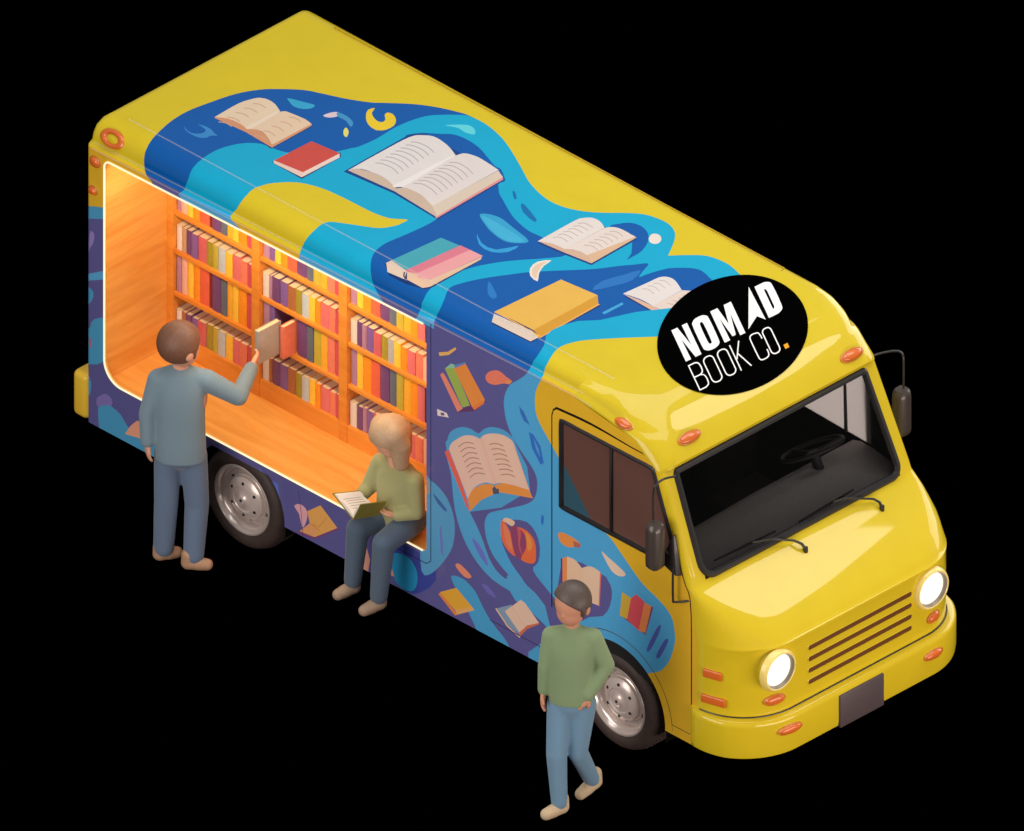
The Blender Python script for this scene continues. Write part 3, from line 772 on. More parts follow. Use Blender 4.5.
# ------------------------------------------------------------------ bumpers
def nose_path(d0, z, ramp=.10):
    r = .42; x1 = 5.80; pts = []
    for k in range(7):
        t = k / 6; pts.append((5.336 + (x1 - r - 5.336) * t, -d0 * min(1, (t * .044) / ramp + .18)))
    for j in range(1, 25):
        q = R(-90 + 90 * j / 24); s = min(1, .6 + j / 20)
        rr = r + d0 * s; pts.append((x1 - r + rr * math.cos(q), r + rr * math.sin(q)))
    half = pts[:]
    return half + [(x, W - y) for x, y in half[::-1]]
prof = [(.0,.632),(.036,.629),(.052,.621),(.061,.607),(.064,.588),(.064,.40),(.058,.365),(.040,.352),(.0,.352)]
rows = [[Vector((x, y, z)) for x, y in nose_path(d, z)] for d, z in prof]
m = MB(); n = len(rows[0]); vs = [p for r in rows for p in r]
m.add(vs, [(i*n+j+1, i*n+j, (i+1)*n+j, (i+1)*n+j+1)[::-1] for i in range(len(rows)-1) for j in range(n-1)] )
m.f = [f[::-1] for f in m.f]
m.add([r[0] for r in rows], [tuple(range(len(rows)))]); 
BUMP = m.build('front_bumper', YPAINT, truck, 34); add_bvh(BUMP)
m = MB(); m.box((-.150,.0,.325), (-.012,W,.66)); RB = m.build('rear_bumper', mat('rear_bumper_yellow', K(222,182,58,1.3), .42, coat=.5, spec=.15), truck, bevel=.045, seg=5)
p0 = at(840,690,.80)
m = MB(); m.box((5.85,.772,.352), (5.880,1.160,.588)); m.build('number_plate', PLATE, truck, bevel=.008, seg=2)
# dark tube standing in for the shadow between bumper and nose
m = MB()
pts = [Vector((x, y, .632)) for x, y in nose_path(.004, 0)]
m.tube(pts[7:-7], .006, 6); m.build('bumper_gap_shadow', BLK, truck, 60)

# ------------------------------------------------------------------ head lamps, grille, marker lamps
def headlamp(y):
    root = empty('headlight', (5.80, y, .955)); root.parent = truck; root.matrix_parent_inverse = parent_world(truck).inverted()
    M = Matrix.Translation((5.797, y, .965)) @ Matrix.Rotation(R(90), 4, 'Y')
    m = MB(); m.lathe([(.146,-.012),(.145,.010),(.140,.024),(.133,.034),(.125,.036),(.1205,.032)], M, 56); m.build('bezel', CREAM, root, 40)
    m = MB(); m.lathe([(.1208,.032),(.115,.020),(.108,.006)], M, 56); m.build('lamp_ring', GREYM, root, 40)
    m = MB(); m.lathe([(.110,.006),(.103,.013),(.085,.020),(.05,.025),(.02,.0268),(.0,.027)], M, 56); m.build('lens', LAMP, root, 60)
headlamp(.295); headlamp(1.645)
gr = empty('grille', (5.80, 1.02, .87)); gr.parent = truck; gr.matrix_parent_inverse = parent_world(truck).inverted()
for k in range(4):
    z = .752 + .084 * k; m = MB()
    o = rrect(.565, z - .0165, 1.475, z + .0165, .012, 4)
    m.add([(5.8025, y, zz) for y, zz in o], [tuple(range(len(o)))])
    lo = rrect(.559, z - .0215, 1.481, z + .0215, .016, 4); k2 = len(o)
    m.add([(5.8045, y, zz) for y, zz in o] + [(5.8005, y, zz) for y, zz in lo], [(j, (j + 1) % k2, k2 + (j + 1) % k2, k2 + j) for j in range(k2)], 1)
    m.build('grille_slot', [SLOT, YPAINT], gr, 30)
def marker(u, v, along, L_, H_, square=False, ring_=False):
    h = cast(u, v); n = h[1]
    if n.dot(TOCAM) < 0: n = -n
    a = Vector(along); a = (a - n * a.dot(n)).normalized(); b = n.cross(a)
    M = Matrix((( a.x, b.x, n.x, h[0].x), (a.y, b.y, n.y, h[0].y), (a.z, b.z, n.z, h[0].z), (0,0,0,1)))
    S = M @ Matrix.Diagonal((L_, H_, 1, 1))
    root = empty('marker_light', h[0]); root.parent = truck; root.matrix_parent_inverse = parent_world(truck).inverted()
    if square:
        m = MB(); m.box((-L_,-H_,-.006), (L_,H_,.014), 0, M); m.build('lens', AMBER, root, bevel=.008, seg=3); return
    if ring_:
        m = MB(); m.lathe([(1.02,-.01),(1.0,.008),(.86,.016),(.62,.015),(.50,.006),(.47,-.004)], S, 36); m.build('lens', AMBER, root, 50)
        m = MB(); m.lathe([(.48,.002),(.3,.008),(0,.010)], S, 24); m.build('lamp_cap', YPAINT, root, 50); return
    m = MB(); m.lathe([(1.22,-.01),(1.18,.006),(1.0,.010),(.96,.006)], S, 32); m.build('lamp_base', AMBERR, root, 50)
    m = MB(); m.lathe([(1.0,.004),(.94,.016),(.7,.024),(.35,.027),(0,.028)], S, 32); m.build('lens', AMBER, root, 60)
marker(689, 437.5, (0,1,0), .085, .033); marker(851.5, 355, (0,1,0), .085, .033)
marker(624, 424, (1,0,0), .062, .030)
marker(712.5, 674.5, (1,0.25,0), .066, .030, True); marker(713.5, 700.5, (1,.25,0), .086, .030, True)
marker(774.5, 699.5, (0,1,0), .066, .034); marker(933, 616.5, (0,1,0), .055, .034)
marker(790, 728.5, (0,1,0), .080, .030); marker(933, 654, (0,1,0), .072, .030)
marker(112.6, 139, (1,0,0), .100, .058, ring_=True); marker(95.5, 161.5, (1,0,0), .040, .036); marker(93.5, 190, (1,0,0), .034, .028)

# ------------------------------------------------------------------ windscreen, wipers, cab inside
Z1, Z2 = 1.487, 2.213
def ws(y, z, out=0.):                       # a point on the sloping windscreen plane
    n = Vector((.734, 0, .2635)).normalized()
    return Vector((5.335 - (z - 1.5) * .368, y, z)) + n * out
def ws_px(u, v, out=0.):
    s = (u - U0) / A_; z = (V0 + B_ * (2 * (5.335 + 1.5 * .368) - s) - v) / (C_ + B_ * 2 * .368)
    return ws(s - (5.335 - (z - 1.5) * .368), z, out)
ga = [(y - (.075 * (z - Z1) / (Z2 - Z1) if y > 1 else 0), z) for y, z in rrect(.088, Z1, W - .152, Z2, (.10,.04,.04,.13), 8)]
def ins(poly, d):
    c = np.array(poly).mean(0); out = []
    k = len(poly)
    for i in range(k):
        a = np.array(poly[i-1]); b = np.array(poly[(i+1) % k]); t = b - a; t = t / np.hypot(*t)
        out.append(tuple(np.array(poly[i]) + np.array((-t[1], t[0])) * d))
    return out
g1, g2, g3 = ins(ga, .018), ins(ga, .036), ins(ga, .046)
m = MB(); k = len(ga)
allp = [ws(y, z, .002) for y, z in ga] + [ws(y, z, .020) for y, z in g1] + [ws(y, z, .018) for y, z in g2] + [ws(y, z, -.012) for y, z in g3]
for L0 in range(3): m.add(allp[L0*k:(L0+2)*k], [(j, (j+1) % k, k + (j+1) % k, k + j) for j in range(k)])
m.build('windscreen_seal', BLACKR, truck, 40)
m = MB(); m.add([ws(y, z, -.006) for y, z in g2], [tuple(range(k))]); m.build('windscreen', GLASSM, truck)
def wiper(tip0, tip1, joint, pivot, mid):
    root = empty('wiper', ws_px(*joint, .03)); root.parent = truck; root.matrix_parent_inverse = parent_world(truck).inverted()
    a, b = ws_px(*tip0, .022), ws_px(*tip1, .022)
    m = MB(); m.tube([a, a.lerp(b,.5), b], [.006,.009,.006], 8); m.build('wiper_blade', WIPE, root, 50)
    m = MB(); hp = cast(*pivot); pv = hp[0] + Vector((0,0,.018))
    m.tube([a.lerp(b,.60) + Vector((.012,0,.01)), ws_px(*joint, .04), ws_px(*mid, .045), pv.lerp(ws_px(*mid,.045),.4) + Vector((.008,0,.015)), pv], [.006,.007,.008,.009,.011], 8)
    m.tube([pv + Vector((0,0,.01)), pv - Vector((0,0,.025))], .016, 10)
    m.build('wiper_arm', BLK, root, 50)
wiper((712,560.5), (773,531), (768,538.5), (805.5,551), (789,540))
wiper((797,521.5), (851,489.5), (842,497.5), (882,509.5), (869,498.5))
# dashboard: rises from the windscreen foot, rolls over towards the seats
m = MB(); ys = np.linspace(.06, W - .13, 24); sec = [(5.315,1.478),(5.24,1.500),(5.15,1.512),(5.03,1.516),(4.93,1.508),(4.86,1.482),(4.82,1.43),(4.80,1.33),(4.80,1.0)]
hump = [0,.0,.012,.03,.04,.045,.04,.02,0]
vs = [(x - .05 * (1 - (2*(y-1)/2)**2 * .0) * 0, y, z + hp * (1.0 if y > 1.0 else .35 + .65 * max(0, y - .2) / .8)) for y in ys for (x, z), hp in zip(sec, hump)]
n = len(sec); m.add(vs, [(i*n+j, i*n+j+1, (i+1)*n+j+1, (i+1)*n+j) for i in range(len(ys)-1) for j in range(n-1)])
m.build('dashboard', DASH, truck, 60)
st = empty('steering_wheel', (4.92, 1.47, 1.66)); st.parent = truck; st.matrix_parent_inverse = parent_world(truck).inverted()
Ms = Matrix.Translation((4.90, 1.50, 1.655)) @ Matrix.Rotation(R(-28), 4, 'Y')
m = MB(); m.tube([Ms @ Vector((.205*math.cos(q), .205*math.sin(q), 0)) for q in np.linspace(0, 2*math.pi, 40, endpoint=False)], .014, 10, closed=True); m.build('steering_rim', SEATM, st, 60)
m = MB()
for q in (90, 210, 330): m.tube([Ms @ Vector((0,0,-.03)), Ms @ Vector((.2*math.cos(R(q+90)), .2*math.sin(R(q+90)), 0))], [.018,.010], 8)
m.tube([Ms @ Vector((0,0,-.01)), Ms @ Vector((0,0,-.35))], [.035,.03], 12); m.build('steering_spokes', SEATM, st, 60)
m = MB()      # cab lining, with the far window left open
m.box((4.00,.03,.6), (4.03,W-.03,2.30)); m.box((4.03,.03,.60), (5.3,W-.15,.63)); m.box((4.03,.05,2.24), (4.98,W-.11,2.26))
def lining(x0, x1, z0, z1): m.add([(x0,W-.085-.0,z0),(x1,W-.115,z0),(x1,W-.12,z1),(x0,W-.09,z1)], [(0,1,2,3)])
lining(4.03,5.30,.63,1.54); lining(4.03,4.215,1.54,2.24); lining(4.95,5.02,1.54,2.24); lining(4.03,5.0,2.205,2.24)
m.add([(4.03,.022,.63),(5.3,.022,.63),(5.3,.022,1.56),(4.03,.022,1.56)], [(3,2,1,0)])
m.build('cab_lining', LINER, truck)
sw = empty('side_window', (4.58, W - .07, 1.87)); sw.parent = truck; sw.matrix_parent_inverse = parent_world(truck).inverted()
m = MB(); m.add([(4.15,W-.072,1.54),(5.0,W-.105,1.54),(5.0,W-.135,2.21),(4.15,W-.085,2.21)], [(0,1,2,3)]); m.build('pane', FARP, sw)
m = MB(); m.tube([(4.775,W-.105,1.54),(4.775,W-.118,2.21)], .012, 6); m.build('window_post', BLK, sw)
for y in (.30, 1.22):
    m = MB(); m.box((4.12,y,.95), (4.55,y+.5,1.10)); m.box((4.10,y,1.08), (4.22,y+.5,1.62))
    m.build('cab_seat', SEATM, truck, bevel=.05, seg=3)
# door window
dw = empty('door_window', (4.6, .01, 1.9)); dw.parent = DOORO; dw.matrix_parent_inverse = parent_world(DOORO).inverted()
k = len(DOOR_WIN); po = DOOR_WIN[::1]
if sum(po[i-1][0]*po[i][1]-po[i][0]*po[i-1][1] for i in range(k)) < 0: po = po[::-1]
po = dens(smooth_closed(dens(po,.12),2), .2); k = len(po)
q1, q2, q3 = ins(po, -.014), ins(po, .012), ins(po, .020)
m = MB(); allp = [(x,-.001,z) for x,z in q1] + [(x,-.010,z) for x,z in po] + [(x,-.010,z) for x,z in q2] + [(x,.016,z) for x,z in q3]
for L0 in range(3): m.add(allp[L0*k:(L0+2)*k], [(j, (j+1) % k, k + (j+1) % k, k + j) for j in range(k)])
m.build('window_seal', BLACKR, dw, 40)
m = MB(); m.box((4.612,-.006,1.575), (4.630,.010,2.222)); m.build('window_post', BLACKR, dw, bevel=.003)
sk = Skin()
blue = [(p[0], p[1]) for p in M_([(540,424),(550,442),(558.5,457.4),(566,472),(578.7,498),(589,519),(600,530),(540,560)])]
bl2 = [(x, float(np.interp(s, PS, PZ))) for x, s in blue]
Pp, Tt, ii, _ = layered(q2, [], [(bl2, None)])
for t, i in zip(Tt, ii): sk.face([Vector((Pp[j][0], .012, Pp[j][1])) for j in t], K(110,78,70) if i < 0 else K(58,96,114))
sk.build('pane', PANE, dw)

# ------------------------------------------------------------------ mirrors
def mirror(name_at, shell, stay, foot):
    root = empty('wing_mirror', name_at); root.parent = truck; root.matrix_parent_inverse = parent_world(truck).inverted()
    c, h = shell
    m = MB()
    o = [(-.052,-.035),(-.03,-.06),(.03,-.06),(.052,-.035),(.052,.03),(.03,.05),(-.03,.05),(-.052,.03)]
    lv = [(-h,.72),(-h+.02,.95),(-h+.05,1),(h-.05,1),(h-.02,.93),(h,.7)]
    vs = [(c[0] + x*s_, c[1] + y*s_, c[2] + z) for z, s_ in lv for x, y in o]; n = 8
    m.add(vs, [(i*n+j, i*n+(j+1)%n, (i+1)*n+(j+1)%n, (i+1)*n+j) for i in range(len(lv)-1) for j in range(n)] + [tuple(range(n))[::-1], tuple(range((len(lv)-1)*n, len(lv)*n))])
    m.build('mirror_shell', MIRR, root, 50)
    for s in stay:
        m = MB(); m.tube(smooth_open(s, 6), .0075, 8); m.build('mirror_stay', BLK, root, 60)
    if foot:
        m = MB(); m.add(foot, [(0,1,2),(3,5,4),(0,3,4,1),(1,4,5,2),(2,5,3,0)]); m.build('mirror_foot', BLK, root, bevel=.012, seg=3)
nc = at(655.5, 545, -.13)
mirror(nc, (nc, .165), [[at(676,476,0.0), at(664,479,-.06), at(656,485,-.12), at(653.5,494,-.13), at(653.5,520,-.13)], [at(673,568,-.05), at(673,598,-.05), at(675.5,602,-.04), at(691,600.5,.01)], [at(662,545,-.10), at(672,560,-.01)]],
       [Vector((5.085,-.004,1.60)), Vector((5.258,-.004,1.545)), Vector((5.205,-.004,1.86)), Vector((5.10,-.055,1.61)), Vector((5.245,-.055,1.56)), Vector((5.20,-.035,1.83))])
nc = at(902, 411, W + .06)
mirror(nc, (nc, .165), [[at(868,358,W-.10), at(878,354,W-.04), at(893,351,W+.03), at(901,352.5,W+.06), at(903.5,360,W+.06), at(903.5,388,W+.06)], [at(899,432,W+.06), at(898,444,W+.03), at(893,449,W-.06)]], None)
# ------------------------------------------------------------------ the lit room behind the opening
WOODF = wood('floor_wood', K(250,186,96), K(236,160,70), 0, 1.0)
WOODW = wood('wall_wood', K(248,184,96), K(228,150,62), 1, .8)
WOODS = wood('shelf_wood', K(238,152,60), K(218,128,44), 0, 1.2)
XI0, XI1 = .150, 2.99
YB = .545                                   # front of the bookcase
m = MB(); m.box((XI0-.01,.012,.702), (XI1+.01,.95,.708)); m.build('floor_boards', WOODF, truck)
m = MB()
m.box((XI0-.03,.012,.70), (XI0,.95,2.36)); m.build('end_wall', WOODW, truck)
m = MB(); m.box((XI1,.012,.70), (XI1+.03,.95,2.36)); m.build('end_wall', WOODW, truck)
m = MB(); m.box((XI0,.93,.70), (XI1,.95,2.36)); m.box((XI0-.03,.06,2.355), (XI1+.03,.95,2.37)); m.build('room_lining', WOODW, truck)
def dens3(p, d):
    out = []
    for a_, b_ in zip(p[:-1], p[1:]):
        a_, b_ = Vector(a_), Vector(b_); n_ = max(1, int((b_ - a_).length / d)); out += [a_.lerp(b_, j / n_) for j in range(n_)]
    return out + [Vector(p[-1])]
# light strip round the edge of the opening
pts = OPEN[:]                               # starts bottom right, anticlockwise
k = len(pts); path = [(x, -.004, z) for x, z in pts]
seq = [path[i] for i in range(17, k)] + [path[0]]
seq = [lifted(p) for p in dens3(seq, .1)]
m = MB(); m.tube([Vector(p) for p in seq], .0062, 8); m.build('light_strip', STRIP, truck, 60)
m = MB(); n = len(pts)
pts = dens(pts, .1); n = len(pts)
m.add([lifted((x, 0.0, z)) for x, z in pts] + [lifted((x, .016, z)) for x, z in pts], [(j, (j+1) % n, n + (j+1) % n, n + j) for j in range(n)])
m.build('opening_edge', mat('edge_cream', K(246,206,130), .5), truck, 40)
# unseen glowing bar, added to warm the room
m = MB(); m.box((.4,.20,2.305), (2.8,.30,2.335)); m.build('added_lamp_bar', mat('lamp_bar', (1,1,1), .3, emit=(1,.72,.36), estr=3), truck)

# bookcase: a unit of its own standing in the room
bc = empty('bookcase', (1.32, .70, .705))
tag(bc, 'orange wooden bookcase of three bays filling the lit room of the truck', 'bookcase')
UP = [(.150,.205),(.898,.968),(1.668,1.742),(2.46,2.52)]
SH = [.842, 1.148, 1.458, 1.745, 2.055]
m = MB(); m.box((.15,.90,.706), (2.52,.925,2.345)); m.build('back_panel', WOODS, bc)
for a, b in UP:
    m = MB(); m.box((a,YB,.706), (b,.898,2.345)); m.build('upright', WOODS, bc, bevel=.004)
for i in range(3):
    a, b = UP[i][1] + .001, UP[i+1][0] - .001
    m = MB(); m.box((a,YB+.004,.706), (b,YB+.03,SH[0]-.001)); m.build('plinth', WOODS, bc)
    for z in SH:
        m = MB(); m.box((a,YB+.006,z-.032), (b,.897,z)); m.build('shelf', WOODS, bc, bevel=.004)

# books: one thing each, spine towards the opening
CN = {'cream':(226,208,190),'tan':(196,150,110),'mauve':(176,128,150),'plum':(112,70,116),'violet':(128,92,150),'rose':(206,96,98),'olive':(164,142,48),
 'lime':(190,168,58),'grey':(178,172,166),'yellow':(250,196,62),'pink':(222,112,110),'crimson':(206,80,86),'orange':(246,146,34),'scarlet':(232,100,70),
 'maroon':(128,36,40),'slate':(98,104,116),'amber':(240,170,50),'salmon':(232,124,96),'brown':(170,104,62),'black':(58,40,56),'silver':(190,196,198),'peach':(236,176,150)}
PAGES = mat('book_pages', K(250,222,178), .8, vary=.06, bscale=90)
BMAT = {k: mat('cover_' + k, K(*c), .45, vary=.05, bscale=30) for k, c in CN.items()}
SHORT = [[('cream',5),('tan',4),('plum',5),('violet',6),('rose',8),('olive',6),('lime',5),('silver',7),('yellow',6.5),('pink',7),('salmon',7),('crimson',5)],
 [('cream',6),('mauve',3),('plum',7),('violet',7.5),('brown',7),('olive',6),('silver',6.5),('yellow',6),('orange',5),('pink',8),('salmon',6),('crimson',4)],
 [('cream',6),('plum',5),('mauve',4),('violet',6.5),('rose',7),('olive',6),('grey',6),('yellow',6),('orange',6),('pink',7.5),('salmon',7),('peach',6)]]
TALL = [[('mauve',4.5),('peach',5.5),('yellow',5.5),('orange',6),('scarlet',9),('maroon',3),('plum',8),('slate',6),('amber',5),('yellow',5.5),('orange',8),('crimson',6)],
 [('mauve',6),('violet',5),('yellow',5.5),('orange',6),('scarlet',9),('plum',9),('slate',6),('lime',7),('amber',6),('salmon',7),('crimson',5)],
 [('mauve',6),('yellow',6),('orange',8),('scarlet',9),('plum',9),('slate',7),('lime',7),('amber',7),('orange',7),('pink',7),('black',5)]]
ORD = ['first','second','third','fourth','fifth','sixth','seventh','eighth','ninth','tenth','eleventh','twelfth']
BAY = ['left', 'middle', 'right']; ROW = ['bottom', 'second lowest', 'third', 'top']
def book(x0, x1, y0, z0, h, d, col, label, ry=0., group='books on the shelves of the truck'):
    root = empty('book', ((x0+x1)/2, y0 + d/2, z0)); tag(root, label, 'book', group)
    t = .0035; w_ = x1 - x0
    m = MB()
    n = 5   # rounded spine, two boards
    out = [(x0, y0 + d), (x0, y0 + .006), (x0 + w_*.15, y0 + .001), (x0 + w_*.5, y0), (x1 - w_*.15, y0 + .001), (x1, y0 + .006), (x1, y0 + d)]
    inn = [(x0 + t, y0 + d), (x0 + t, y0 + .010), (x0 + w_*.2, y0 + .006), (x0 + w_*.5, y0 + .005), (x1 - w_*.2, y0 + .006), (x1 - t, y0 + .010), (x1 - t, y0 + d)]
    k = len(out); vs = [(x, y, z0) for x, y in out] + [(x, y, z0) for x, y in inn] + [(x, y, z0 + h) for x, y in out] + [(x, y, z0 + h) for x, y in inn]
    fs = []
    for j in range(k - 1):
        fs += [(j, j+1, 2*k+j+1, 2*k+j), (k+j+1, k+j, 3*k+j, 3*k+j+1), (2*k+j, 2*k+j+1, 3*k+j+1, 3*k+j), (j+1, j, k+j, k+j+1)]
    fs += [(0, 2*k, 3*k, k), (k-1, 2*k-1, 4*k-1, 3*k-1)]
    m.add(vs, fs); m.build('cover', BMAT[col], root, 50)
    m = MB(); m.box((x0 + t + .0003, y0 + .009, z0 + .004), (x1 - t - .0003, y0 + d - .004, z0 + h - .004)); m.build('pages', PAGES, root)
    return root
rnd = random.Random(3)
for bay in range(3):
    a, b = UP[bay][1] + .006, UP[bay+1][0] - .012
    for row in range(4):
        short = row in (0, 2); seq = (SHORT if short else TALL)[bay]
        if row == 0 and bay < 2:
            seq = seq[:]; seq[1] = ('brown', seq[1][1])
        tot = sum(q[1] for q in seq); x = a
        for i, (c, wd) in enumerate(seq):
            w_ = (b - a) * wd / tot
            out = 0.
            if row == 1 and bay == 1 and i in (2, 3, 4): x += w_; continue           # the one the man is pulling out
            if row == 1 and bay == 1 and i in (3,): out = .0
            h = (.172 + rnd.uniform(-.006,.006)) if short else (.262 + rnd.uniform(-.008,.004))
            y0 = YB + (.018 if short else .022) + rnd.uniform(0,.006) - out
            d = .125 if short else .15
            lab = '%s book standing %s from left on the %s shelf of the %s bay' % (c, ORD[i], ROW[row], BAY[bay])
            book(x + .0008, x + w_ - .0008, y0, SH[row] + .001, h, d, c, lab)
            x += w_
# the salmon book standing proud of its row, beside the one being pulled out
book(1.221, 1.257, .470, SH[1] + .001, .232, .16, 'salmon', 'salmon book standing half out of its shelf beside the held grey book')
area_in = []
# ------------------------------------------------------------------ round black badge with lettering on the brow
ex = np.array((.8996, -.4366)); ey = np.array((.424, .9056)); O_ = np.array((671.3, 331.))
def lp(p): return [tuple(O_ + ex * x + ey * y) for x, y in p]
WHITE = K(250,250,250); ORG = K(240,170,50)
oval = []
for j in range(90):
    q = 2 * math.pi * j / 90; a, b = 77.0 * math.cos(q), 58.0 * math.sin(q); th = -.312
    oval.append((732.5 + a * math.cos(th) - b * math.sin(th), 335.2 + a * math.sin(th) + b * math.cos(th)))
ls = []
def LT(p, c=WHITE): ls.append((dens(lp(p), 3.), c, None))
BG = (.0012,.0012,.0012)
LT([(0,0),(6.6,0),(12.0,21.5),(11.6,0),(17.4,0),(17.4,34.4),(10.8,34.4),(5.4,12.5),(5.8,34.4),(0,34.4)])
LT(smooth_closed([(21.2,6),(23,1.6),(27,-.3),(33.4,-.3),(37.6,1.6),(39.2,6),(39.2,28.4),(37.6,32.8),(33.4,34.7),(27,34.7),(23,32.8),(21.2,28.4)], 3))
LT(smooth_closed([(28.4,8),(30.2,5.6),(32,8),(32,26.4),(30.2,28.8),(28.4,26.4)], 3), BG)
LT([(43.2,0),(51.2,0),(54.8,19),(58.2,0),(66.2,0),(66.2,34.4),(60.4,34.4),(60.6,10.5),(56.6,32),(53,32),(48.8,10.5),(49.2,34.4),(43.2,34.4)])
LT([(88.6,-5.6),(90.2,31.4),(83.6,24.4),(70.4,32.6)])
LT(dens([(93.8,-3),(101,-3)],99,False) + smooth_open([(104,-3),(108.6,-1.2),(110.8,3.4),(110.8,25),(108.6,29.6),(104,31.4)],3) + [(93.8,31.4)])
LT([(101.2,3.4),(103,4.2),(103.6,6),(103.6,22.6),(103,24.4),(101.2,25.2)], BG)
def LS(p, w=1.25): ls.append((dens(lp(ribbon(dens(p,1.2,False), w)), 2.5), WHITE, None))
def LS2(p, w=1.25): LS(smooth_open(p, 4), w)
def ov(x0, x1, y0, y1):
    c = (x1 - x0) * .42
    p = rrect(x0, y0, x1, y1, c, 5)
    LT(p); LT(rrect(x0 + 1.25, y0 + 1.25, x1 - 1.25, y1 - 1.25, c - 1.1, 5), BG)
T0, T1 = 38.6, 66.4
LT([(0,T0)] + smooth_open([(7.5,T0),(10.8,T0+1.6),(12,T0+5),(12,T0+9.4),(10.8,T0+12.4),(9,T0+13.6)],3) + smooth_open([(11,T0+14.8),(12.4,T0+18),(12.4,T1-5),(11,T1-1.6),(7.6,T1)],3) + [(0,T1)])
LT([(1.25,T0+1.25)] + smooth_open([(7,T0+1.25),(9.8,T0+2.6),(10.7,T0+5.4),(10.7,T0+9),(9.8,T0+11.6),(7,T0+12.9)],3) + [(1.25,T0+12.9)], BG)
LT([(1.25,T0+14.2)] + smooth_open([(7.2,T0+14.2),(10.2,T0+15.6),(11.1,T0+18.4),(11.1,T1-5.2),(10.2,T1-2.6),(7.2,T1-1.25)],3) + [(1.25,T1-1.25)], BG)
ov(15.2, 27.2, T0 - .2, T1 + .2); ov(30.6, 42.6, T0 - .2, T1 + .2)
LS([(46.4,T0),(46.4,T1)]); LS([(56.6,T0),(47,T0+16)]); LS([(50.4,T0+11),(57.6,T1)])
LS2([(78.6,T0+8),(78.6,T0+5),(77.4,T0+1.4),(74,T0+.4),(70.4,T0+.4),(68.2,T0+2),(67.6,T0+6),(67.6,T1-6),(68.2,T1-2),(70.4,T1-.5),(75,T1-.5),(77.8,T1-2),(78.6,T1-5),(78.6,T1-8)])
ov(80.8, 91.4, T0 - .2, T1 + .2)
LT([(95.4,61.6),(99.8,61.6),(99.8,66.2),(95.4,66.2)], ORG)
pts = []
for u in np.arange(655, 812, 5.):
    for v in np.arange(275, 397, 5.): pts.append((float(u), float(v)))
ins_m = inside(oval, np.array(pts)); pts = [p for p, k in zip(pts, ins_m) if k]
Pb, Tb, ib, _ = layered(oval, [], ls, (), pts)
sk = Skin(); V3 = []
for u, v in Pb:
    h = cast(u, v, [bvs[0]]); n = h[1] if h[1].dot(TOCAM) > 0 else -h[1]
    V3.append(h[0] + n * .004)
for t, i in zip(Tb, ib): sk.face([V3[j] for j in t], BG if i < 0 else ls[i][1])
STICK = mat('badge_vinyl', (0,0,0), .6, spec=.0, attr='paint')
bo = sk.build('round_badge', STICK, truck)
